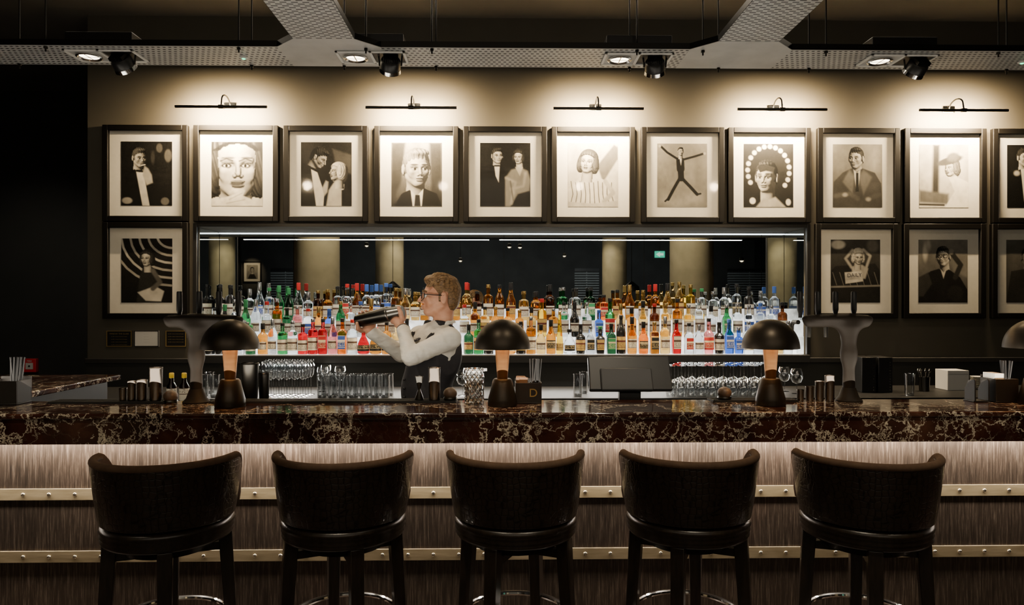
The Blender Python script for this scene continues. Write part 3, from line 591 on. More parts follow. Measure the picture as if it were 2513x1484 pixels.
# picture lights
for i,(a,b,lab) in enumerate([(430,655,'slim black picture light above the painted eyes close-up'),(898,1120,'slim black picture light above the serious man close-up'),(1358,1580,'slim black picture light above the striped shirt photo'),(1810,2030,'slim black picture light above the ring of bulbs portrait'),(2257,2474,'slim black picture light above the wide hat photo')]):
    c=P((a+b)/2,265,5.70); x=c.x; z=P(1256,265,5.70).z
    t=thing('picture_light',lab,'picture light',(x,WY,z),0,'picture lights')
    MB().b2((-.05,-.012,.03),(.05,-.001,.085)).build('wall_plate',chrome,t,bevel=.003)
    pts=[(0,-.01,.055)]+[(0,-.10+.09*math.cos(q),.055+.06*math.sin(q)) for q in np.linspace(.2,PI*.9,10)]+[(0,-.195,.03),(0,-.2,.012)]
    MB().sweep(pts,.006,8).build('arm',blackm,t)
    MB().tube((-.362,-.2,0),(.362,-.2,0),.011,seg=14).build('lamp_tube',blackm,t)
    MB().tube((-.02,-.2,0),(.02,-.2,0),.016,seg=14).build('joint',blackm,t)
    area('picture_lamp',(x,WY-.185,z-.012),(x,WY,z-.10),.50,.02,150,WARM)
# ================================================================ CABLE TRAY
TZ=2.92; TY0,TY1=3.84,4.15
tr=thing('cable_tray','grey perforated metal cable tray hanging under the ceiling with two branches','cable tray',(0,0,TZ))
bxs=[(P(735,100,3.84).x,P(880,100,3.84).x),(P(1747,105,3.84).x,P(1890,105,3.84).x)]
xs=[-4.6,bxs[0][0]-.12,bxs[0][1]+.12,bxs[1][0]-.12,bxs[1][1]+.12,4.6]
for a,b in ((xs[0],xs[1]),(xs[2],xs[3]),(xs[4],xs[5])):
    MB().b2((a,TY0,-.001),(b,TY1,.002)).build('straight_section',tray_s,tr)
    MB().b2((a,TY0-.003,0),(b,TY0,.032)).build('side_flange',blackm,tr)
    MB().b2((a,TY1,0),(b,TY1+.003,.032)).build('side_flange',blackm,tr)
for (a,b) in bxs:
    MB().prism([(a-.12,TY0),(a,TY0-.12),(b,TY0-.12),(b+.12,TY0),(b+.12,TY1),(a-.12,TY1)],.003,Matrix.Translation((0,0,-.002))).build('junction_plate',tray_p,tr)
    for s0,s1 in (((a-.12,TY0),(a,TY0-.12)),((b+.12,TY0),(b,TY0-.12))):
        MB().prism([s0,s1,(s1[0]+.002,s1[1]+.003),(s0[0]+.002,s0[1]+.003)],.032).build('junction_flange',blackm,tr)
    MB().b2((a-.12,TY1,0),(b+.12,TY1+.003,.032)).build('junction_flange',blackm,tr)
    MB().b2((a,-1.0,-.001),(b,TY0-.12,.002)).build('branch_section',tray_b,tr)
    MB().b2((a-.003,-1.0,0),(a,TY0-.12,.032)).build('branch_flange',blackm,tr)
    MB().b2((b,-1.0,0),(b+.003,TY0-.12,.032)).build('branch_flange',blackm,tr)
for px,ny in ((48,1),(112,0),(586,0),(618,1),(898,0),(1060,0),(1070,1),(1545,1),(1563,0),(1725,0),(1985,1),(2027,0),(2450,0),(2470,1),(845,1),(1763,1)):
    Y=TY0+.012 if ny==0 else TY1-.012; x=P(px,120,Y).x
    r=MB().tube((x,Y,-.03),(x,Y,ZC-TZ),.0045,seg=8).build('hanger_rod',blackm,tr)
    MB().tube((x,Y,-.014),(x,Y,-.002),.010,seg=6).build('nut',blackm,r)
white_p=M('white_bezel',(.75,.75,.72),.4); lampg=M('lamp_glow',(1,1,1),.3,em=(1,.85,.6),es=9)
spk=['leftmost twin spotlight in the tray, above the first picture light','twin spotlight in the tray above the close-up of a serious man','twin spotlight in the tray above the striped shirt and leaping man photos','rightmost twin spotlight in the tray above the overcoat portrait']
for i,px in enumerate((262,915,1562,2200)):
    c=P(px,140,3.985); t=thing('spotlight',spk[i],'spotlight',(c.x,3.985,TZ-.003),0,'twin spotlights in the cable tray')
    W2,D2=.19,.095
    m=MB(); m.b2((-W2,-D2,-.008),(W2,-D2+.012,0)).b2((-W2,D2-.012,-.008),(W2,D2,0)).b2((-W2,-D2,-.008),(-W2+.014,D2,0)).b2((W2-.014,-D2,-.008),(W2,D2,0)).b2((-.008,-D2,-.008),(.008,D2,0))
    m.build('bezel',white_p,t,bevel=.001)
    MB().b2((-W2+.01,-D2+.01,.006),(W2-.01,D2-.01,.10)).build('housing',blackp,t,bevel=.004)
    MB().b2((-W2+.014,-D2+.012,-.002),(-.008,D2-.012,.001)).build('backing_plate',tray_p,t)
    MB().b2((.008,-D2+.012,-.002),(W2-.014,D2-.012,.001)).build('recess',blackp,t)
    mt_=Matrix.Translation((-.095,0,-.012)); MB().lathe([(.050,.012),(.066,.010),(.068,0),(.060,-.004),(.050,.004)],28,mt_,cap=False).build('lamp_ring',steel,t)
    MB().lathe([(.001,0),(.050,0),(.048,.004)],24,Matrix.Translation((-.095,0,-.007))).build('bulb',lampg,t)
    MB().box((-.095,0,-.011),(.096,.006,.003)).box((-.095,0,-.011),(.006,.096,.003)).build('crossbar',steel,t)
    aim=Vector((.15*(-1)**i,.75,-.65)).normalized(); R_=aim.to_track_quat('-Z','Y').to_matrix().to_4x4(); mm=Matrix.Translation((.10,-.015,-.055))@R_
    MB().lathe([(.001,.055),(.030,.055),(.034,.045),(.050,.04),(.056,.03),(.057,-.018)],28,mm).build('gimbal_head',blackp,t)
    fins=MB()
    for q in range(-4,5): fins.box(mm@Vector((q*.0095,0,.052)),(.003,.075,.02),R_)
    fins.build('heat_sink',blackm,t)
    MB().lathe([(.058,-.010),(.061,-.030),(.050,-.034),(.046,-.02)],28,mm,cap=False).build('trim_ring',chrome,t)
    MB().lathe([(.001,-.024),(.048,-.024),(.048,-.02)],24,mm).build('lens',lampg,t)
    for xx in (.035,.165): MB().tube((xx,-.015,0),(xx+(.005 if xx<.1 else -.005),-.015,-.055),.005).build('yoke_arm',blackm,t)
    spot('gimbal_beam',(c.x+.10,3.985+.03,TZ-.11),(c.x+.15,5.9,2.2),42,75,WARM,.9)
    spot('down_beam',(c.x-.095,3.985,TZ-.03),(c.x-.095,3.7,0),50,80,WARM,.9)
for px,py in ((598,140),(2508,148)):
    c=P(px,py,4.0)
    t=thing('indicator_lamp','small green indicator lamp under the cable tray '+('near the left junction' if px<1000 else 'at right edge'),'indicator lamp',(c.x,4.0,TZ-.002))
    MB().lathe([(.022,0),(.022,-.006),(.014,-.010)],16).build('housing',white_p,t); MB().sphere((0,0,-.010),.010,(1,1,.5)).build('lens',M('green_led',(0,1,.4),.3,em=(.05,1,.45),es=3),t)
# ================================================================ BAR
BT=1.118; BY=2.8; PYN=3.05
bar=thing('bar_counter','long polished dark red marble bar with riveted wooden front','bar',(0,BY,0))
MB().b2((-4.4,-.008,BT-.022),(4.4,.36,BT)).build('countertop',marble_m,bar,bevel=.006)
MB().b2((-4.4,0,BT-.12),(4.4,.04,BT-.0225)).build('fascia',marble_m,bar,bevel=.002)
MB().b2((-4.4,.04,BT-.12),(4.4,.245,BT-.10)).build('soffit',dark_lam,bar)
MB().b2((-4.4,.25,0),(4.4,.34,BT-.023)).build('front_panel',wood_m,bar)
rv=M('rivet_metal',(.75,.7,.58),.25,1)
for y0,y1,off in ((1198,1226,20),(1349,1377,20)):
    za=P(1256,y0-5,PYN).z; zb=P(1256,y1-5,PYN).z
    bd=MB().b2((-2.6,.244,zb),(2.6,.25,za)).build('metal_band',brass,bar,bevel=.001)
    x=-2.55; rme=None
    while x<2.6:
        if rme is None:
            r=MB().sphere((0,0,0),.0085,(1,.6,1),12,8).build('rivet',rv,bd); rme=r.data
        else: r=link('rivet',rme,bd)
        r.location=(x,.243,(za+zb)/2); x+=.108
le=M('warm_led',(1,1,1),.5,em=(1,.88,.76),es=8)
MB().b2((-4.4,.20,BT-.126),(4.4,.21,BT-.1205)).build('led_strip',le,bar)
for xx in (-3,-1,1,3): area('bar_strip_lamp',(xx,PYN-.052,BT-.13),(xx,PYN+.03,BT-.5),2.0,.02,26,(1,.86,.72))
LZ=1.02
sv=thing('service_counter','black service ledge behind the marble bar top','counter',(0,3.161,0))
MB().b2((-2.15,.001,LZ-.04),(4.4,.30,LZ)).build('ledge',dark_lam,sv,bevel=.002); MB().b2((-2.15,.25,.10),(4.4,.30,LZ-.041)).build('back_panel',dark_lam,sv); MB().b2((-2.1,.01,0),(4.35,.24,.10)).b2((-2.15,.005,.1),(4.4,.24,.14)).build('plinth',dark_lam,sv)
rc=thing('return_counter','marble topped side counter running back at the left end of the bar','counter',(-3.2,3.8,0))
MB().b2((-1.2,-.635,BT-.03),(.93,.52,BT)).build('countertop',marble_m,rc,bevel=.006)
MB().b2((-1.2,-.60,0),(.88,.46,BT-.031)).build('cabinet_body',dark_lam,rc)
CT=.86
bc=thing('back_counter','low black work counter beneath the bottle display','counter',(0,5.15,0))
MB().b2((xL+.02,-.02,CT-.03),(5.8,.735,CT)).build('worktop',dark_lam,bc,bevel=.003)
MB().b2((xL+.04,.02,.0),(5.8,.73,CT-.031)).build('cabinet_body',dark_lam,bc)
for a,b,lab in ((522,1122,'long black ribbed bar mat behind the left lamp'),(1742,1950,'short black ribbed bar mat behind the right lamp'),(130,415,'black ribbed bar mat under the steel cups on the left')):
    x0,x1=P(a,980,3.11).x,P(b,980,3.11).x; cx=(x0+x1)/2
    t=thing('bar_mat',lab,'bar mat',(cx,3.11,BT)); h=(x1-x0)/2
    MB().b2((-h,-.045,0),(h,.045,.006)).build('base',M('rubber',(.012,.012,.012),.6),t)
    r=MB()
    for k in range(4): r.b2((-h+.004,-.042+k*.024,.0055),(h-.004,-.034+k*.024,.010))
    r.b2((-h+.003,-.042,.0055),(-h+.008,.038,.010)); r.build('ribs',MC['rubber'],t)
# ================================================================ MUSHROOM LAMPS
bronze=noisy('dark_bronze',(.035,.028,.021),(.052,.042,.032),8,.38,.75,bs=.02)
tapm=noisy('tap_bronze',(.014,.011,.008),(.022,.017,.013),8,.55,0,bs=.02,spec=.16)
neckm=noisy('brushed_brass',(.13,.055,.015),(.17,.08,.025),8,.5,.6,bs=.02,sc=(1,1,8)); shade_in=M('shade_inner',(.8,.6,.35),.5,em=(1,.5,.18),es=1.0)
lamp0=None
ll=['dark dome table lamp beside the left beer tap','dark dome table lamp beside the cut glass jug','dark dome table lamp beside the right beer tap','dark dome table lamp cut off by the right edge']
for i,px in enumerate((565,1233,1891,2540)):
    x=P(px,900,2.985).x
    if lamp0 is None:
        t=thing('table_lamp',ll[0],'lamp',(x,2.985,BT),0,'dome table lamps on the bar')
        MB().lathe([(.060,0),(.062,.004),(.060,.03),(.040,.108),(.034,.114)],36).build('base',bronze,t)
        MB().lathe([(.022,.114),(.023,.13),(.031,.235),(.032,.27)],28).build('neck',neckm,t)
        pr=[(.117*math.cos(a),.240+.122*math.sin(a)) for a in np.linspace(0,PI/2-.01,16)]
        MB().lathe(pr,48).build('shade',bronze,t)
        pr=[(.113*math.cos(a),.2405+.11*math.sin(a)) for a in np.linspace(0,PI/2-.05,12)]
        MB().lathe(pr,48,cap=False).build('shade_lining',shade_in,t)
        lamp0=t
    else: dup(lamp0,(x,2.985,BT),0,ll[i])
    for k in range(3):
        a=k*2*PI/3+PI/2+PI; point('lamp_bulb',(x+.055*math.cos(a),2.985+.055*math.sin(a),BT+.272),.20,(1,.58,.24),.010)
for me in {c.data for c in lamp0.children if c.name.split('.')[0]=='shade'}:
    bm=bmesh.new(); bm.from_mesh(me); fs=[f for f in bm.faces if len(f.verts)>4 and f.calc_center_median().z<.25]; bmesh.ops.delete(bm,geom=fs,context='FACES_ONLY'); bm.to_mesh(me); bm.free()
# ================================================================ BEER TAPS
def tap(px,lab,x0,x1,hpx):
    Y=3.10; bx=P(px,900,Y).x; t=thing('beer_tap',lab,'beer tap',(bx,Y,BT),0,'beer taps on the bar')
    s=SDF((-.28,-.08,-.01),(.28,.08,.42),.005); zc=.348
    s.cap((x0+.03,0,zc),(x1-.03,0,zc),.024,.024,.02); s.cap((0,0,.04),(0,0,.20),.026,.023,.03); s.cap((0,0,.20),(0,0,.325),.023,.040,.05)
    s.ell(((x0+x1)/2,0,.362),((x1-x0)/2,.040,.018),k=.02)
    s.build('tower',tapm,t)
    MB().lathe([(.056,0),(.056,.006),(.042,.02),(.028,.06)],32).build('base_flange',tapm,t)
    for h in hpx:
        hx=P(h,760,Y).x-bx
        MB().lathe([(.008,.365),(.009,.385),(.013,.40),(.012,.475),(.010,.48)],14,Matrix.Translation((hx,.01,0))).build('tap_handle',blackp,t)
        MB().sweep([(hx,.03,.345),(hx,.08,.345),(hx,.10,.33),(hx,.10,.275)],[.010,.010,.010,.008],10).build('spout',steel_d,t)
tap(482,'dark T shaped beer tap tower with slim handles, left side of bar',-.14,.20,(438,487,535,583))
tap(2083,'dark T shaped beer tap tower with slim handles, right side of bar',-.205,.105,(1966,2010,2053,2098))
# ================================================================ BAR ITEMS
def cup(px,y0,w,lab,Y=3.1,mat=None,name='steel_cup',cat='cup',taper=.95,grp=None,z0=None):
    b=P(px,985,Y); s=F_PX/Y; z0=BT+.0105 if z0 is None else z0; H=(P(px,y0,Y).z-z0); r=w/2/s
    t=thing(name,lab,cat,(b.x,Y,z0),0,grp)
    MB().lathe([(r*taper*.96,0),(r*taper,.004),(r,H-.003),(r*1.02,H),(r*.96,H),(r*.92*taper,.01),(.001,.008)],28).build('body',mat or cupm,t)
    MB().lathe([(r*1.0,H-.006),(r*1.05,H-.003),(r*1.0,H+.001)],28,cap=False).build('rim',mat or cupm,t); return t
cup(302,952,18,'smallest steel bar cup at left end of the row',grp='steel cups on the left')
cup(324,935,20,'steel bar cup second from left in the left row',grp='steel cups on the left')
cup(349,932,24,'wider steel bar cup beside the tall tin on the left',grp='steel cups on the left')
cup(383,901,30,'tall steel tin at right end of the left cups',grp='steel cups on the left')
cup(613,890,42,'tall dark shaker tin behind the left lamp',Y=3.28,mat=steel_d,name='shaker_tin',taper=.8,z0=LZ+.0005)
cup(648,915,26,'shorter dark shaker tin right of the left lamp',Y=3.36,mat=steel_d,name='shaker_tin',taper=.8,z0=LZ+.0005)
cup(1066,901,29,'tall steel tin standing beside the jigger',taper=.97)
for px,y0,w_,nm in ((1964,956,17,'smallest'),(1987,948,20,'second smallest'),(2011,935,21,'second tallest'),(2036,921,23,'tallest')): cup(px,y0,w_,f'{nm} of the steel cups by the right beer tap',grp='steel cups on the right',z0=BT+.0005)
b=P(1029,980,3.1); t=thing('jigger','double ended steel jigger measure next to the tall steel tin','jigger',(b.x,3.1,BT+.0105))
MB().lathe([(.019,0),(.020,.004),(.006,.042),(.006,.048)],24).build('lower_cup',steel_d,t); MB().lathe([(.006,.048),(.007,.052),(.019,.102),(.018,.102),(.005,.055)],24,cap=False).build('upper_cup',steel_d,t)
bwood=noisy('ball_wood',(.07,.045,.03),(.15,.10,.07),30,.4)
for px,lab in ((430,'small round brown ball beside the left beer tap'),(1105,'small round brown ball between steel tin and cut glass jug'),(1778,'small round brown ball on the right bar mat')):
    b=P(px,980,3.1); t=thing('round_ball',lab,'ball',(b.x-(.02 if px<500 else 0),3.1,BT+(.0005 if px<500 else .0105)))
    MB().sphere((0,0,.028),.030,(1,1,.85),24,14).build('ball',bwood,t); MB().lathe([(.026,0),(.030,.006),(.029,.012)],24).build('base_ring',steel_d,t)
def cut_glass():
    m=thin_glass('cut_glass',(.86,.88,.88),.22); N=m.node_tree.nodes; L=m.node_tree.links
    t=N.new('ShaderNodeTexCoord'); sp=N.new('ShaderNodeSeparateXYZ'); L.new(t.outputs['Object'],sp.inputs[0])
    an=math_node(N,L,'ARCTAN2',sp.outputs[1],sp.outputs[0]); a=math_node(N,L,'MULTIPLY',an,12/(2*PI)); z=math_node(N,L,'MULTIPLY',sp.outputs[2],38.0)
    h1=math_node(N,L,'PINGPONG',math_node(N,L,'ADD',a,z),.5); h2=math_node(N,L,'PINGPONG',math_node(N,L,'SUBTRACT',a,z),.5); h=math_node(N,L,'MINIMUM',h1,h2)
    b=N.new('ShaderNodeBump'); b.inputs['Strength'].default_value=1; b.inputs['Distance'].default_value=.01; L.new(h,b.inputs['Height'])
    for n in N:
        if n.type in('BSDF_GLOSSY','LAYER_WEIGHT'): L.new(b.outputs['Normal'],n.inputs['Normal'])
    for n in list(N):
        if n.type=='BSDF_TRANSPARENT':
            r=ramp(N,[(0,(.25,.27,.28)),(.12,(.9,.92,.92))]); L.new(h,r.inputs['Fac']); L.new(r.outputs['Color'],n.inputs[0])
    return m
b=P(1164,985,3.04); t=thing('mixing_glass','tall cut crystal mixing jug on the bar beside the middle lamp','mixing glass',(b.x,3.04,BT))
cg=cut_glass(); MB().lathe([(.040,0),(.042,.003),(.042,.14),(.043,.152),(.040,.152),(.038,.14),(.038,.012),(.001,.010)],40).build('body',cg,t)
MB().prism([(0,-.012),(0,.012),(.014,0)],.012,Matrix.Translation((.040,0,.140))).build('spout',tglass,t)
straw_m=M('straw_black',(.012,.012,.013),.4); caddym=M('caddy_leather',(.02,.017,.015),.45)
def caddy(x,Y,w_,h_,lab,logo=None):
    t=thing('caddy',lab,'caddy',(x,Y,BT+.001)); d=.10; m=MB()
    m.b2((-w_/2,-d/2,0),(w_/2,d/2,.005)).b2((-w_/2,-d/2,.005),(w_/2,-d/2+.005,h_)).b2((-w_/2,d/2-.005,.005),(w_/2,d/2,h_*1.12)).b2((-w_/2,-d/2+.005,.005),(-w_/2+.005,d/2-.005,h_)).b2((w_/2-.005,-d/2+.005,.005),(w_/2,d/2-.005,h_))
    m.build('box',caddym,t,bevel=.001); MB().b2((-.002,-d/2+.006,.006),(.002,d/2-.006,h_*.95)).build('divider',caddym,t)
    if logo: text_mesh('emblem',logo,.05,M('gold_print',(.6,.42,.15),.35,.8),t,(w_*.18,-d/2-.001,h_*.5))
    return t
def straws(x,Y,n,top,lab,grp,dx=.03,dy=.03):
    s0=None
    for k in range(n):
        ax,ay=random.uniform(-.10,.10),random.uniform(-.08,.08); lx=x+random.uniform(-dx,dx)*.8; ly=Y+random.uniform(-dy,dy)*.8
        if s0 is None:
            s0=MB().tube((0,0,0),(0,0,top),.003,seg=8).build('straw',straw_m); tag(s0,lab,'straw',grp); o=s0
        else: o=s0.copy(); C.objects.link(o)
        o.location=(lx,ly,BT+.008); o.rotation_euler=(ay,ax,0)
CYY=3.09
cx=P(1296,950,CYY).x; caddy(cx,CYY,.112,.088,'black caddy with gold letter holding straws, beside the middle lamp','D')
straws(cx+.028,CYY,16,.18,'thin black straw standing in the caddy beside the middle lamp','black straws in the middle caddy',.018,.02)
sach=M('brown_sachet',(.16,.09,.05),.7)
for k in range(6):
    o=MB().b2((-.018,-.0015,0),(.018,.0015,.104)).build('sugar_sachet',sach,bevel=.001); o.location=(cx-.030+random.uniform(-.005,.005),CYY-.032+k*.012,BT+.008); o.rotation_euler=(random.uniform(-.05,.05),random.uniform(-.1,.1),0)
    tag(o,'brown paper sachet in the caddy beside the middle lamp','sachet','brown sachets in the middle caddy')
cx=P(22,950,CYY).x; caddy(cx,CYY,.13,.10,'black caddy holding straws at the far left end'); straws(cx+.03,CYY,14,.19,'thin black straw standing in the far left caddy','black straws in the far left caddy',.02,.02)
cx=P(2452,950,CYY).x; caddy(cx,CYY,.10,.10,'black caddy with napkins and straws at the right edge'); straws(cx+.026,CYY,12,.17,'thin black straw standing in the right edge caddy','black straws in the right edge caddy',.012,.02)
nap=M('napkin',(.75,.72,.66),.9)
for k in range(8):
    o=MB().b2((-.020,-.038,0),(.020,.038,.003)).build('napkin',nap); o.location=(cx-.026,CYY,BT+.0965+.0035*k); tag(o,'white paper napkin stacked in the right edge caddy','napkin','white napkins in the right caddy')
cx=P(2396,950,CYY).x; t=thing('menu_holder','dark curved leather holder left of the right edge caddy','holder',(cx,CYY,BT+.001))
for sx in(-1,1): MB().prism([(-.035,0),(.035,0),(.035,.05),(.01,.09),(-.03,.10),(-.035,.09)],.006,Matrix.Translation((sx*.03,0,0))@Matrix.Rotation(PI/2,4,'Z')@Matrix.Rotation(PI/2,4,'X')).build('side_wall',caddym,t,bevel=.002)
MB().b2((-.035,-.035,0),(.035,.035,.005)).build('base',caddym,t)
c=P(1540,940,3.38); t=thing('till_screen','black till monitor seen from behind, tilted on the service side','monitor',(c.x,3.33,LZ+.0005))
R_=Matrix.Rotation(math.radians(-28),4,'X'); dz=.095
MB().box((0,0,.10+dz),(.385,.03,.17),R_).build('screen_back',blackp,t,bevel=.006)
MB().box((-.02,-.03,.075+dz),(.24,.03,.11),R_).build('rear_housing',M('plastic_dark2',(.02,.02,.02),.5),t,bevel=.006)
MB().box((0,.018,.11+dz),(.36,.004,.15),R_).build('display',M('screen_off',(.01,.012,.015),.1),t)
MB().b2((-.09,-.06,0),(.09,.08,.012)).b2((-.05,-.02,.010),(.05,.02,.07+dz)).build('stand',blackp,t,bevel=.003)
for px,lab in ((421,'small dark bitters bottle with yellow cap left of the tap column'),(452,'small dark bitters bottle with yellow cap nearest the tap column')):
    x=P(px,950,3.62).x; t=thing('bitters_bottle',lab,'bottle',(x,3.62,BT-.0795))
    MB().lathe([(.022,0),(.023,.004),(.023,.09),(.012,.11),(.010,.14)],20).build('body',liq_mat('d'),t); MB().lathe([(.0235,.02),(.0235,.08)],20,cap=False).build('label',MC['label_cream'],t)
    MB().lathe([(.011,.132),(.012,.135),(.012,.155),(.009,.158)],16).build('cap',M('cap_yellow',(.8,.55,.03),.4),t)
t=thing('bottle_rail','black bottle rail behind the bar left of the tap column','bottle rail',(P(436,950,3.62).x,3.62,0)); MB().b2((-.10,-.04,1.0),(.10,.04,BT-.080)).build('rail_shelf',dark_lam,t)
for xx in (-.1,.08): MB().b2((xx,-.02,0),(xx+.02,.02,1.0)).build('leg',dark_lam,t)
# ================================================================ GLASSWARE
def glass_proto(kind,lab,grp):
    t=thing({'flute':'champagne_flute','wine':'wine_glass','tumbler':'tumbler','balloon':'balloon_glass'}[kind],lab,'glass',(0,0,-5),0,grp)
    if kind=='flute':
        MB().lathe([(.002,.115),(.012,.12),(.022,.15),(.025,.19),(.021,.235)],18,cap=False).build('bowl',tglass,t); MB().lathe([(.003,.004),(.003,.115)],8).build('stem',tglass,t); MB().lathe([(.028,0),(.028,.001),(.003,.005)],18).build('foot',tglass,t); t.scale=(1,1,1.12)
    elif kind=='wine':
        MB().lathe([(.030,.001),(.036,.03),(.037,.06),(.028,.09),(.004,.105)],18,cap=False).build('bowl',tglass,t); MB().lathe([(.0035,.105),(.0035,.19)],8).build('stem',tglass,t); MB().lathe([(.003,.19),(.034,.196),(.034,.198)],18).build('foot',tglass,t); t.scale=(1,1,1.15)
    elif kind=='tumbler':
        MB().lathe([(.001,.004),(.030,.004),(.032,.0),(.037,.13),(.0375,.135)],18,cap=False).build('body',tglass,t); MB().lathe([(.001,.001),(.030,.001),(.031,.012),(.001,.012)],18).build('heel',tglass,t); t.scale=(1,1,1.2)
    elif kind=='balloon':
        MB().lathe([(.003,.075),(.03,.085),(.048,.12),(.045,.16),(.035,.19)],20,cap=False).build('bowl',tglass,t); MB().lathe([(.004,.004),(.004,.075)],8).build('stem',tglass,t); MB().lathe([(.036,0),(.036,.001),(.003,.005)],18).build('foot',tglass,t)
    return t
def place(kind,spots,lab,grp,z=CT):
    t0=glass_proto(kind,lab,grp)
    for i,(px,Y) in enumerate(spots):
        x=P(px,930,Y).x
        if i==0: t0.location=(x,Y,z)
        else: dup(t0,(x,Y,z))
place('flute',[(645+i*19.5+(r*7),5.20+r*.065) for r in range(4) for i in range(6)],'slender clear champagne flute in the cluster below the red bottles','champagne flutes on the back counter')
place('balloon',[(792,5.55),(800,5.72),(835,5.62)],'clear balloon stem glass between the flutes and tumblers','balloon glasses on the back counter')
place('tumbler',[(790+i*26+(r*9),5.20+r*.11) for r in range(2) for i in range(7)],'clear straight tumbler left of the barman','tumblers on the back counter')
place('tumbler',[(500,5.25),(528,5.25),(515,5.45)],'clear tumbler behind the left beer tap','tumblers behind the left tap')
place('wine',[(1646+i*25.5+(r*9),5.20+r*.095) for r in range(4) for i in range(9)],'upturned clear wine glass in the rows right of the till','upturned wine glasses on the back counter')
place('balloon',[(1925,5.5),(1955,5.36),(1135,5.3),(1150,5.46)],'clear balloon stem glass on the back counter','balloon glasses beside the lamps')
place('tumbler',[(1418,5.25),(1432,5.42),(2232,5.25)],'clear tumbler standing alone on the back counter','loose tumblers')
for i,px in enumerate((2118,2158)):
    x=P(px,930,5.5).x; t=thing('binder','black perforated menu binder, '+('nearest the right beer tap' if i==0 else 'right of its twin'),'binder',(x,5.5,CT+.0005))
    MB().b2((-.055,-.09,0),(.055,.09,.27)).build('cover',blackp,t,bevel=.004)
    r=MB()
    for k in range(12): r.tube((.035,-.091,.02+k*.021),(.035,-.0895,.02+k*.021),.004,seg=8)
    r.build('ring_holes',steel,t)
x=P(2336,930,5.62).x; t=thing('paper_box','plain white cube box on the back counter at right','box',(x,5.62,CT+.0005)); MB().b2((-.085,-.08,0),(.085,.08,.155)).build('carton',M('white_card',(.5,.5,.48),.8),t,bevel=.002); MB().b2((-.085,-.0815,.125),(.085,-.0802,.127)).build('lid_seam',M('grey_line',(.2,.2,.2),.8),t)
pl=M('porcelain',(.6,.58,.53),.3); x=P(2400,930,5.62).x
for k in range(7):
    o=MB().lathe([(.03,0),(.055,.012),(.056,.014),(.03,.004),(.001,.003)],28).build('saucer',pl); o.location=(x,5.62,CT+.0005+k*.0145); tag(o,'small white saucer in the stack right of the white box','saucer','stacked white saucers')
x=P(2268,935,5.5).x; t=thing('spoon_cup','steel cup full of bar spoons left of the white box','cup',(x,5.5,CT+.0005)); MB().lathe([(.036,0),(.040,.11),(.037,.11),(.033,.005),(.001,.004)],24).build('body',steel_d,t)
for k in range(7):
    a=k*.9; s_=MB().tube((.012*math.cos(a),.012*math.sin(a),.01),(.04*math.cos(a),.03*math.sin(a),.15),.002,seg=6).sphere((.043*math.cos(a),.033*math.sin(a),.16),.010,(1,.5,1.4),10,8).build('bar_spoon',steel); s_.location=(x,5.5,CT+.0005); tag(s_,'thin steel bar spoon standing in the steel cup','spoon','bar spoons in the cup')
gold=M('gold_print',(.6,.42,.15),.35,.8)
def plaque(x0,x1,y0,y1,lab,bgm,txt,tm,frame=True):
    a=P(x0,y0,WY); b=P(x1,y1,WY); cx,cz=(a.x+b.x)/2,(a.z+b.z)/2; w_,h_=b.x-a.x,a.z-b.z
    t=thing('plaque',lab,'sign',(cx,WY,cz),0,None); MB().b2((-w_/2,-.010,-h_/2),(w_/2,0,h_/2)).build('board',bgm,t,bevel=.001)
    ring_mesh(w_,h_,.006,-.014,-.0101,'border',gold if frame else blackp,t,0)
    for k,(s_,sz) in enumerate(txt): text_mesh('lettering',s_,sz,tm,t,(0,-.0115,h_*.30-k*h_*.17))
gt=[('WINE BY THE GLASS',.017)]+[('we offer a choice of wine by the glass',.0085)]*4
plaque(263,325,811,850,'small black plaque with gold lettering, leftmost below the framed photo',blackp,gt,gold)
plaque(331,391,811,850,'white paper notice between the two black plaques',nap,[('- - - - - - - -',.010)]*4,txk,False)
plaque(408,458,811,850,'small black plaque with gold lettering beside the left beer tap',blackp,gt[1:],gold)
c=P(78,896,7.99); t=thing('fire_alarm','red fire alarm call point on the dark wall at left','fire alarm',(c.x,8.0,c.z)); redp=M('red_plastic',(.6,.02,.03),.4)
MB().b2((-.07,-.05,-.075),(.07,0,.075)).build('case',redp,t,bevel=.006); MB().b2((-.04,-.053,-.04),(.04,-.0505,.03)).build('glass_panel',pl,t); MB().sphere((0,-.055,-.005),.010).build('button',blackp,t); text_mesh('lettering','FIRE',.03,pl,t,(0,-.052,.048))
spot('side_wall_light',(-4.6,5.6,3.6),(c.x,8.0,1.3),60,60,(1,.9,.75),.9)
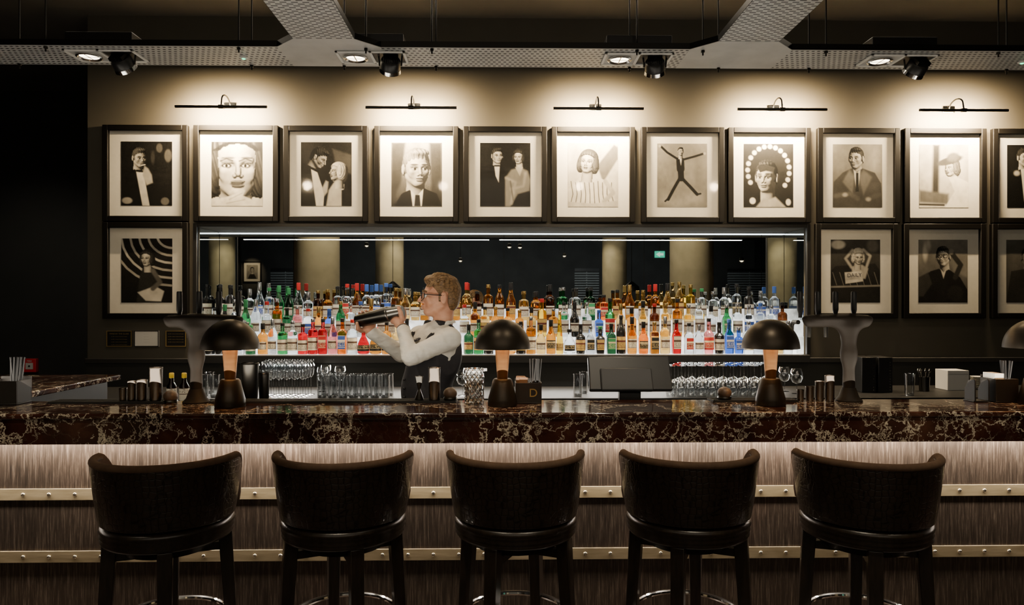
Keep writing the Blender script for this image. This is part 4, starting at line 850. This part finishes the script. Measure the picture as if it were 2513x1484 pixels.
# ================================================================ STOOLS
def make_stool(label):
    t=thing('bar_stool',label,'bar stool',(0,0,0),0,'bar stools along the bar')
    z0,z1=.785,.998; NA=44; NH=8; A0=math.radians(106); sh=MB(); th=.026
    def R(z):
        u=(z-z0)/(z1-z0); return .220+.028*u**.8
    def top(a):
        u=abs(a)/A0; return z1-.10*max(0,(u-.80)/.20)**2.2
    rows=[]
    for side in (0,1):
        g=[]
        for i in range(NA+1):
            a=-A0+2*A0*i/NA; col=[]
            for j in range(NH+1):
                z=z0+(top(a)-z0)*j/NH; r=R(z)-(th if side else 0)
                col.append(sh.bm.verts.new((r*math.sin(a)*1.02,-r*math.cos(a),z)))
            g.append(col)
        rows.append(g)
    f=sh.bm.faces.new
    for i in range(NA):
        for j in range(NH):
            f((rows[0][i][j],rows[0][i+1][j],rows[0][i+1][j+1],rows[0][i][j+1])); f((rows[1][i+1][j],rows[1][i][j],rows[1][i][j+1],rows[1][i+1][j+1]))
        f((rows[0][i][NH],rows[0][i+1][NH],rows[1][i+1][NH],rows[1][i][NH])); f((rows[0][i+1][0],rows[0][i][0],rows[1][i][0],rows[1][i+1][0]))
    for i in (0,NA):
        for j in range(NH): f((rows[0][i][j],rows[0][i][j+1],rows[1][i][j+1],rows[1][i][j]))
    sh.build('backrest',croc_m,t,ang=60)
    inn=MB(); g=[]
    for i in range(NA+1):
        a=-A0*.985+2*A0*.985*i/NA; g.append([inn.bm.verts.new(((R(z)-th-.004)*math.sin(a)*1.02,-(R(z)-th-.004)*math.cos(a),z)) for z in (z0+.03,top(a)-.004)])
    for i in range(NA): inn.bm.faces.new((g[i][0],g[i+1][0],g[i+1][1],g[i][1]))
    inn.build('inner_padding',velvet,t)
    pts=[];rad=[]
    for i in range(-3,NA+4):
        ii=min(max(i,0),NA); a=-A0+2*A0*ii/NA; z=top(a); ex=(i-ii)
        r=R(z)-th/2; x,y=r*math.sin(a)*1.02,-r*math.cos(a)
        if ex: z-=abs(ex)*.028; y+=.002*abs(ex)
        pts.append((x,y,z+.001)); rad.append(.0145 if abs(ex)<3 else .009)
    MB().sweep(pts,rad,12).build('top_rim',velvet,t,ang=80)
    MB().lathe([(.001,.845),(.14,.842),(.175,.832),(.186,.812),(.186,.775),(.001,.775)][::-1],36).build('seat',velvet,t)
    MB().lathe([(.19,.706),(.214,.712),(.220,.722),(.214,.730),(.222,.740),(.216,.748),(.224,.758),(.218,.774),(.19,.776)],48).build('seat_ring',legw,t,ang=80)
    MB().lathe([(.05,.66),(.15,.672),(.16,.706),(.001,.706)],32).build('swivel_plate',blackm,t)
    for k in range(4):
        a=k*PI/2; R0,R1=.188,.222; rot=Matrix.Rotation(a,4,'Z'); m=MB(); vs=[]
        for z,rr,w_ in ((.712,R0,.024),(.4,(R0*.45+R1*.55),.021),(0,R1,.016)):
            vs.append([m.bm.verts.new(rot@Vector((rr+sx*w_,sy*w_,z))) for sx,sy in((-1,-1),(1,-1),(1,1),(-1,1))])
        for A,B in zip(vs,vs[1:]):
            for q in range(4): m.bm.faces.new((A[q],A[(q+1)%4],B[(q+1)%4],B[q]))
        m.bm.faces.new(vs[0]); m.bm.faces.new(vs[-1][::-1])
        m.build('leg',legw,t,bevel=.003)
    MB().sweep([(.200*math.cos(a),.200*math.sin(a),.402) for a in np.linspace(0,2*PI,48,endpoint=False)],.010,10,True,up=(0,0,1)).build('foot_ring',chrome,t)
    MB().box((0,0,.655),(.37,.03,.028)).box((0,0,.655),(.03,.37,.028)).build('cross_brace',legw,t)
    return t
def stool_at(px,Y,lab,legrot,backrot,first=None):
    x=P(px,1200,Y).x
    t=first or dup(stool0,(x,Y,0),0,lab)
    t.location=(x,Y,0); t['label']=lab
    t.rotation_euler=(0,0,legrot)
    for c in t.children:
        if c.name.split('.')[0] in('backrest','inner_padding','top_rim','seat'): c.rotation_euler=(0,0,backrot-legrot)
R2=math.radians
stool0=make_stool('x')
stool_at(415,2.60,'leftmost dark crocodile leather bar stool, below the left beer tap',R2(21),R2(3),stool0)
stool_at(845,2.62,'second bar stool from the left, below the barman\'s shaker',R2(24),R2(0))
stool_at(1265,2.62,'middle dark crocodile leather bar stool, below the cut glass jug',R2(-25),R2(0))
stool_at(1687,2.62,'fourth bar stool from the left, below the upturned wine glasses',R2(-24),R2(0))
stool_at(2122,2.58,'rightmost dark crocodile leather bar stool, turned slightly, below right tap',R2(-18),R2(-12))
# ================================================================ BARTENDER
PY_=3.78; ox=P(1048,950,PY_).x
per=thing('person','person in white shirt, dark waistcoat and glasses shaking a cocktail behind the bar','person',(ox,PY_,0))
def Q(px,py,dy=0):
    v=P(px,py,PY_+dy); return np.array([v.x-ox,dy,v.z])
skin=M('skin',(.62,.36,.25),.5,sss=.05); N_,L_,B_=NT(skin); v_=coords(N_,L_); n_=noise(N_,L_,v_,25,4); r_=ramp(N_,[(.3,(.46,.21,.125)),(.7,(.58,.31,.20))]); L_.new(n_.outputs['Fac'],r_.inputs['Fac']); L_.new(r_.outputs['Color'],B_.inputs['Base Color'])
ty=math.radians(35); tf=np.array([-math.cos(ty),-math.sin(ty),0]); ts=np.array([math.sin(ty),-math.cos(ty),0]); tz=np.array([0,0,1.]); TA=np.array([tf,ts,tz])
waist=Q(1046,960); chest=Q(1066,868); nb=Q(1084,806); hips=np.array([0,0,.98])
shz=np.array([0,0,Q(0,828)[2]-chest[2]]); shN=chest+ts*.160+shz; shF=chest-ts*.160+shz
elN=Q(1008,876,-.26); wrN=Q(989,806,-.09); elF=Q(985,868,.10); wrF=Q(908,812,.02)
sA=Q(884,786,.0); sB=Q(984,764,-.05)
hy=math.radians(12); hf=np.array([-math.cos(hy),-math.sin(hy),0]); hs=np.array([math.sin(hy),-math.cos(hy),0]); Hc=Q(1080,726)
tilt=math.radians(4); hf=hf*math.cos(tilt)+tz*math.sin(tilt); hu=np.cross(hs,hf)
if hu[2]<0: hu=-hu
HA=np.array([hf,hs,hu])
def hl(f,s,u): return Hc+hf*f+hs*s+hu*u
B=SDF((-.46,-.36,-.01),(.26,.30,1.76),.0042)
for sgn in(1,-1):
    hp=hips+ts*.09*sgn; kn=np.array([hp[0],hp[1],.52]); an=np.array([hp[0],hp[1],.09])
    B.cap(hp,kn,.075,.055,.03); B.cap(kn,an,.05,.038,.03); B.cap(an+tz*-.03,an+tf*.14+tz*-.05,.035,.028,.02)
B.ell(hips,(.10,.15,.13),TA,.04); B.ell(waist,(.10,.135,.17),TA,.05); B.ell(chest,(.105,.150,.16),TA,.05); B.cap(shN,shF,.048,.048,.04); B.cap(nb-tz*.03,hl(-.028,0,-.06),.054,.051,.03)
for s_,e_,w_ in((shN,elN,wrN),(shF,elF,wrF)): B.cap(s_,e_,.044,.036,.02); B.cap(e_,w_,.036,.026,.015)
head_skin(B,hl,HA)
ax=(sB-sA)/np.linalg.norm(sB-sA)
def hand(c,wr,r,flip,rev):
    p=wr-c; p=p-ax*(p@ax); p/=np.linalg.norm(p); q=np.cross(ax,p)*flip
    D=lambda th,off,rr: c+ax*off+(p*math.cos(th)+q*math.sin(th))*rr
    B.cap(wr,D(.0,0,r+.020),.025,.024,.012)
    B.ell(D(.25,0,r+.016),(.016,.032,.040),np.array([p,q,ax]),.012)
    for k,off in enumerate((-.033,-.0112,.0106,.032)):
        off*=rev; L_=(.9,1.05,1.0,.82)[k]; r0=.0094; pr=None
        for th in (.5,.5+.75*L_,.5+1.45*L_,.5+2.05*L_):
            pt=D(th,off,r+.0085+(.004 if th<.6 else 0))
            if pr is not None: B.cap(pr,pt,r0,r0*.93,.0015); r0*=.93
            pr=pt
    t0=D(-.3,-.034*rev,r+.018); t1=D(-1.0,-.038*rev,r+.013); t2=D(-1.7,-.030*rev,r+.010); B.cap(t0,t1,.0135,.0115,.006); B.cap(t1,t2,.0115,.009,.003)
hand(sA+ax*.028,wrF,.036,1,1); hand(sB-ax*.026,wrN,.030,1,-1)
B.build('body',skin,per,1)
for s_ in(1,-1):
    MB().sphere(hl(.0755,s_*.030,-.004),.0115,u=16,v=10).build('eye',M('eye_white',(.7,.68,.63),.2),per)
    MB().sphere(hl(.0855,s_*.030,-.004),.0045,u=10,v=8).build('iris',M('iris',(.02,.02,.025),.1),per)
    MB().sweep([hl(.092,s_*.012,.018),hl(.089,s_*.030,.023),hl(.075,s_*.048,.018)],[.003,.004,.002],8).build('eyebrow',M('brow_hair',(.12,.07,.03),.8),per)
hairm=noisy('hair',(.050,.026,.010),(.22,.125,.050),150,.5,bs=.3,sc=(.30,1,.8))
Hs=SDF(Hc-.17,Hc+.17,.0032)
Hs.ell(hl(-.016,0,.028),(.095,.0765,.084),HA,.01); Hs.ell(hl(-.034,0,-.012),(.074,.0765,.076),HA,.012); Hs.ell(hl(.012,0,.0),(.050,.0745,.06),HA,.01)
Hs.ell(hl(.030,0,.080),(.055,.050,.026),HA,.02); Hs.ell(hl(-.02,0,.088),(.06,.054,.022),HA,.02); Hs.ell(hl(.058,.0,.080),(.026,.040,.022),HA,.015)
qq=(Hs.grid()-Hc)@HA.T; f_,s2,u_=qq[...,0],qq[...,1],qq[...,2]
top_=np.clip(u_*14,0,1)
Hs.F+=((.0026*np.sin(s2*340+u_*120+12*np.sin(f_*22)))*top_+(.0006*np.sin(u_*700+f_*260))*(1-top_)).astype(np.float32)
line=np.interp(f_,HLX,HLY)
Hs.F=np.maximum(Hs.F,(line-u_+.0012*np.sin(f_*500+s2*160)).astype(np.float32)*.6)
Hs.build('hair',hairm,per,1)
# swept-back locks over the crown and quiff
rs=random.Random(3); hm=MB(); lock=noisy('hair_lock',(.07,.038,.015),(.34,.20,.085),90,.45,bs=.2)
def crown(f,s):
    v_=1-((f+.016)/.100)**2-(s/.080)**2; return .028+.090*math.sqrt(max(v_,.02))+.012*math.exp(-((f-.045)/.035)**2)*max(0,1-(s/.06)**2)
for k in range(120):
    s0=rs.uniform(-.062,.062); f0=rs.uniform(.010,.082); ln=rs.uniform(.05,.09); lift=rs.uniform(.000,.007); dr=rs.uniform(-.014,.014); pts=[]
    for j in range(6):
        u0=j/5; f1=max(f0-ln*u0,-.105); s1=s0*(1-.08*u0)+dr*u0*u0; pts.append(hl(f1,s1,crown(f1,s1)-.001+lift*math.sin(PI*min(1,u0*1.1))*(1-.4*u0)))
    hm.sweep(pts,[.0018,.0034,.0038,.0034,.0026,.0010],5,flat=.6)
hm.build('hair_locks',lock,per,ang=80)
gm=M('specs_black',(.01,.01,.01),.25); g_=MB()
for s_ in(1,-1):
    pts=[]
    for k in range(20):
        a=2*PI*k/20; n=3.5; c_,q_=math.cos(a),math.sin(a); f=(abs(c_)**n+abs(q_)**n)**(-1/n); pts.append(hl(.100-.010*abs(.032+c_*f*.023)/.05,s_*(.032+c_*f*.023),-.006+q_*f*.017))
    g_.sweep(pts,.0026,6,True); g_.sweep([hl(.092,s_*.055,.002),hl(.05,s_*.074,.002),hl(0,s_*.082,.002),hl(-.022,s_*.083,.0)],.0026,6)
g_.sweep([hl(.100,-.010,.0),hl(.102,0,.002),hl(.100,.010,0)],.002,6); g_.build('eyeglasses',gm,per)
shirtm=noisy('white_shirt',(.62,.59,.52),(.70,.67,.60),16,.8,bs=.9,sc=(1,1,1.8),detail=2,bd=.014)
S_=SDF((-.34,-.38,.88),(.26,.32,1.50),.0048)
S_.ell(waist,(.110,.146,.18),TA,.05); S_.ell(chest,(.115,.152,.165),TA,.05); S_.cap(shN,shF,.054,.054,.05); S_.cap(nb-tz*.03,nb+tz*.005,.064,.058,.03)
for s_,e_,w_,R0 in((shN,elN,wrN,.055),(shF,elF,wrF,.054)):
    S_.cap(s_,e_,R0,.044,.018); S_.cap(e_,e_+(w_-e_)*.88,.044,.033,.010)
    c0=e_+(w_-e_)*.80; c1=e_+(w_-e_)*.93; S_.cap(c0,c1,.036,.036,.004)
g=S_.grid(); gx,gy,gz=g[...,0],g[...,1],g[...,2]
w1=np.sin(gx*60+gz*95+1.4*np.sin(gy*45+gx*25)); dE=np.linalg.norm(g-elN.astype(np.float32),axis=-1)
S_.F+=(.0018*w1*np.sin(gz*40-gx*45)+.0026*np.sin(dE*190)*np.exp(-(dE/.09)**2)).astype(np.float32)
S_.build('shirt',shirtm,per,2)
cm=MB()
for s_ in(1,-1):
    pts=[nb+tf*.066+ts*.006*s_+tz*-.002, nb+tf*.045+ts*.045*s_+tz*.018, nb+ts*.064*s_+tz*.032, nb-tf*.05+ts*.04*s_+tz*.040, nb-tf*.066+tz*.042]
    cm.sweep(pts,[.012,.014,.014,.014,.014],8,flat=.45,up=(1,0,0))
    a=nb+tf*.068+ts*.004*s_+tz*.006; b_=nb+tf*.062+ts*.04*s_+tz*.012; c_=nb+tf*.092+ts*.038*s_-tz*.045
    v=[cm.bm.verts.new(x) for x in (a,b_,c_)]; v2=[cm.bm.verts.new(x+tf*.005) for x in (a,b_,c_)]
    cm.bm.faces.new(v); cm.bm.faces.new(v2[::-1])
    for k in range(3): cm.bm.faces.new((v[k],v[(k+1)%3],v2[(k+1)%3],v2[k]))
cm.build('collar',shirtm,per)
vestm=noisy('waistcoat_cloth',(.014,.013,.016),(.022,.021,.024),30,.75,bs=.2)
V_=SDF((-.26,-.30,.90),(.26,.28,1.46),.0045)
V_.ell(waist,(.124,.162,.19),TA,.05); V_.ell(chest,(.132,.178,.180),TA,.05); V_.cap(chest+ts*.09+shz,chest-ts*.09+shz,.074,.074,.05)
def vcut(p):
    q=(p-chest)@TA.T; f,s_,u=q[...,0],q[...,1],q[...,2]
    vee=np.where(f>.02,(np.clip((u+.05)*.60,-.2,.2)-np.abs(s_)),-.05)
    arm=np.where(u>-.10,np.abs(s_)-(.150-np.clip(u,0,.2)*.40),-.05)
    nk=.064-np.sqrt((s_)**2+(f-(nb-chest)@tf)**2); nk=np.where(u>.10,nk,-.05)
    return np.maximum(np.maximum(vee,arm),nk)
V_.cut(vcut); V_.build('waistcoat',vestm,per,3)
bt0=None
for k in range(5):
    pos=waist+tf*.130+tz*(.07-k*.045)
    if bt0 is None: o=MB().sphere((0,0,0),.007,u=10,v=8).build('waistcoat_button',blackp,per); bt0=o.data
    else: o=link('waistcoat_button',bt0,per)
    o.location=pos
tiem=M('tie_dots',(.015,.018,.035),.6); N_,L_,B_=NT(tiem); v_=coords(N_,L_,(1,1,1)); vo=N_.new('ShaderNodeTexVoronoi'); vo.inputs['Scale'].default_value=95; vo.inputs['Randomness'].default_value=0; L_.new(v_,vo.inputs['Vector']); r_=ramp(N_,[(0,(.4,.4,.45)),(.28,(.4,.4,.45)),(.32,(.012,.014,.03))]); L_.new(vo.outputs['Distance'],r_.inputs['Fac']); L_.new(r_.outputs['Color'],B_.inputs['Base Color'])
k0=nb+tf*.088-tz*.008; MB().sweep([k0,k0+tf*.012-tz*.028,chest+tf*.128+tz*.07,chest+tf*.134-tz*.01,chest+tf*.124-tz*.08],[.017,.012,.019,.022,.022],10,flat=.35,up=tuple(tf)).build('tie',tiem,per)
d=(wrN-elN)/np.linalg.norm(wrN-elN); wc=wrN-d*.006; a1=np.cross(d,[0,1,0.]); a1/=np.linalg.norm(a1); a2=np.cross(d,a1)
MB().sweep([wc+(a1*math.cos(t_)+a2*math.sin(t_))*.030 for t_ in np.linspace(0,2*PI,20,endpoint=False)],.006,8,True).build('watch',M('watch_black',(.01,.01,.01),.3),per)
T_=SDF((-.24,-.24,.04),(.24,.24,1.06),.009); T_.ell(hips,(.115,.165,.14),TA,.04)
for sgn in(1,-1):
    hp=hips+ts*.09*sgn; T_.cap(hp,(hp[0],hp[1],.50),.092,.072,.03); T_.cap((hp[0],hp[1],.50),(hp[0],hp[1],.12),.072,.060,.02)
T_.build('trousers',vestm,per,2)
for sgn in(1,-1):
    hp=hips+ts*.09*sgn; s=SDF((hp[0]-.25,hp[1]-.25,-.02),(hp[0]+.2,hp[1]+.2,.16),.007); a=np.array([hp[0],hp[1],.05]); s.cap(a-tf*.05,a+tf*.17-tz*.012,.048,.038,.02); s.cut(lambda p:.002-p[...,2]); s.build('shoe',blackp,per,1)
mid_=(sA+sB)/2; ctr=Vector((ox+mid_[0],PY_+mid_[1],mid_[2])); shk=thing('cocktail_shaker','dark metal cocktail shaker held sideways in the barman\'s hands','shaker',ctr)
Rm=Vector(ax).to_track_quat('Z','Y').to_matrix().to_4x4(); Ls=float(np.linalg.norm(sB-sA))
MB().lathe([(.030,-Ls/2-.022),(.033,-Ls/2-.018),(.040,.035),(.041,.040)],32,Rm).build('tin',steel_d,shk); MB().lathe([(.041,.040),(.041,.046),(.036,.05),(.030,Ls/2+.010),(.026,Ls/2+.014)],32,Rm).build('cap_tin',M('satin_steel',(.20,.19,.17),.28,1),shk)
# ================================================================ ROOM BEHIND (seen in the mirror)
conc=noisy('column_plaster',(.30,.26,.18),(.40,.35,.25),3,.85,bs=.1)
MYR=2*(RY-.008)
for i,(px,w_,D) in enumerate(((777,110,12.9),(956,68,20.8),(1508,60,22.0),(1697,105,13.2))):
    v=P(px,650,D); r=w_/2/F_PX*D; Yc=MYR-D
    t=thing('column','round plaster column reflected in the mirror, '+['leftmost','second from left','third from left','rightmost'][i],'column',(v.x,Yc,0),0,'round columns of the room')
    MB().lathe([(r,0),(r,ZC-.001)],40).build('shaft',conc,t); MB().lathe([(r+.02,0),(r+.02,.12),(r+.001,.13)],40,cap=False).build('plinth',dark_lam,t)
    spot('column_wash',(v.x*.72,Yc+1.3,ZC-.05),(v.x,Yc,1.9),230 if i in(0,3) else 190,60,(1,.84,.56),.8)
for i,(px,D) in enumerate(((964,14.2),(1550,14.6))):
    v=P(px,700,D); z=v.z
    t=thing('pendant_lamp','dark conical pendant lamp reflected in the mirror, '+('left of' if i==0 else 'right of')+' the middle lamp','pendant lamp',(v.x,MYR-D,z)); MB().lathe([(.17,-.12),(.15,-.02),(.05,.06),(.02,.08)],28,cap=False).build('shade',blackp,t); MB().tube((0,0,.07),(0,0,ZC-z),.006).build('cord',blackm,t)
v=P(1619,624,20); t=thing('exit_sign','small green glowing exit sign reflected in the mirror','sign',(v.x,MYR-20,v.z)); MB().b2((-.14,-.02,-.09),(.14,.02,.09)).build('panel',M('exit_green',(.02,.3,.12),.5,em=(.05,.8,.5),es=1.0),t,bevel=.004)
MB().prism([(.1,.03),(0,.03),(0,.07),(-.11,0),(0,-.07),(0,-.03),(.1,-.03)],.004,Matrix.Translation((0,.026,0))@Matrix.Rotation(PI/2,4,'X')).build('arrow',M('exit_white',(.8,.9,.8),.5,em=(.7,1,.8),es=1.2),t); MB().tube((0,0,.09),(0,0,ZC-v.z),.006).build('drop_rod',blackm,t)
for px,py,D,lab in ((1250,606,17,'tiny hanging ceiling light in mirror, near the centre seam'),(1276,607,17.4,'tiny hanging ceiling light in mirror, right of the centre seam'),(1680,603,18,'tiny hanging ceiling light in mirror beside the rightmost column'),(1385,628,21,'tiny hanging ceiling light in mirror between centre seam and third column'),(900,603,18,'tiny hanging ceiling light in mirror left of the second column'),(1130,640,19,'tiny hanging ceiling light in mirror above the barman'),(560,655,15,'tiny hanging ceiling light in mirror at its left end'),(1820,640,16,'tiny hanging ceiling light in mirror at its right end')):
    v=P(px,py,D); t=thing('hanging_light',lab,'ceiling light',(v.x,MYR-D,v.z)); MB().lathe([(.05,0),(.05,.07),(.01,.09)],16,cap=True).build('can',blackp,t); MB().lathe([(.001,-.002),(.046,-.002),(.046,-.001)],16).sphere((0,0,-.006),.03,(1,1,.6),12,8).build('bulb',M('small_bulb',(1,1,1),.4,em=(1,.8,.5),es=5),t); MB().tube((0,0,.08),(0,0,ZC-v.z),.005,seg=6).build('rod',blackm,t)
sl=M('blind_slat',(.24,.26,.26),.5)
for px,w_,lab in ((700,70,'pale slatted window blind reflected at left in the mirror'),(1840,110,'pale slatted window blind reflected at right in the mirror'),(1440,60,'pale slatted window blind reflected mid mirror')):
    D=24.5; v=P(px,660,D); hw_=w_/2/F_PX*D; t=thing('window_blind',lab,'blind',(v.x,MYR-D,1.0)); s=MB()
    for k in range(18): s.box((0,0,.1+k*.085),(2*hw_,.05,.035),Matrix.Rotation(.5,4,'X'))
    s.box((0,-.03,.85),(.03,.01,1.6)); s.build('slats',sl,t); MB().b2((-hw_,-.04,1.62),(hw_,.04,1.72)).build('head_rail',blackp,t)
p=Pic(.5,.3); p.head(.5,.35,.22,0,0,LF,.05).G([(.1,1),(.3,.65),(.7,.65),(.9,1)],.05)
v=P(618,667,MYR+13.95); picture(p,'framed portrait reflected near the left end of the mirror',v.x,v.z,'framed photographs on the rear wall',Y=-14.0,rz=PI)
spot('rear_portrait_fill',(v.x,-12.8,3.6),(v.x,-14,v.z),60,40,WARM,.6)  # added spot with no fixture, brightens the reflected portrait
area('rear_wall_wash',(0,-9.5,3.2),(0,-12.5,2.0),14,.3,110,(.9,.96,1))  # unseen area light inside the room, aimed at rear wall and blinds
# ================================================================ GENERAL LIGHT
area('room_fill',(0,-1.2,3.5),(0,2.0,.9),5,1.6,40,(1,.86,.68))
area('room_far',(0,-7,3.7),(0,-7,0),8,4,120,(1,.85,.62))
area('aisle_light',(0,4.6,3.6),(0,4.4,1.0),6,.3,28,(1,.86,.66))
spot('bartender_key',(-1.9,2.2,3.4),(-.45,3.8,1.45),95,28,(1,.86,.66),.8)
for sx in (-2.4,-.8,.8,2.4): spot('stool_down',(sx,1.7,3.85),(sx,2.6,.9),125,50,(1,.85,.62),.9)
area('tray_up_fill',(0,3.0,1.25),(0,3.9,3.0),6,.3,28,(1,.9,.75))  # added up-light with no fixture, brightens the tray underside
for sx in (-1.25,1.15):
    area('niche_front_fill',(sx,WY+.05,rz1-.03),(sx,WY+.16,1.3),2.3,.02,15,(1,.92,.80))  # added front fill so the bottle labels read brighter
    area('glassware_fill',(sx,WY-.12,rz0-.035),(sx,WY-.45,.8),2.3,.02,14,(1,.93,.82))  # added fill below the shelf to make the glassware visible
wd=bpy.data.worlds.new('world'); bpy.context.scene.world=wd; wd.use_nodes=True; wd.node_tree.nodes['Background'].inputs[0].default_value=(.5,.5,.5,1); wd.node_tree.nodes['Background'].inputs[1].default_value=.015
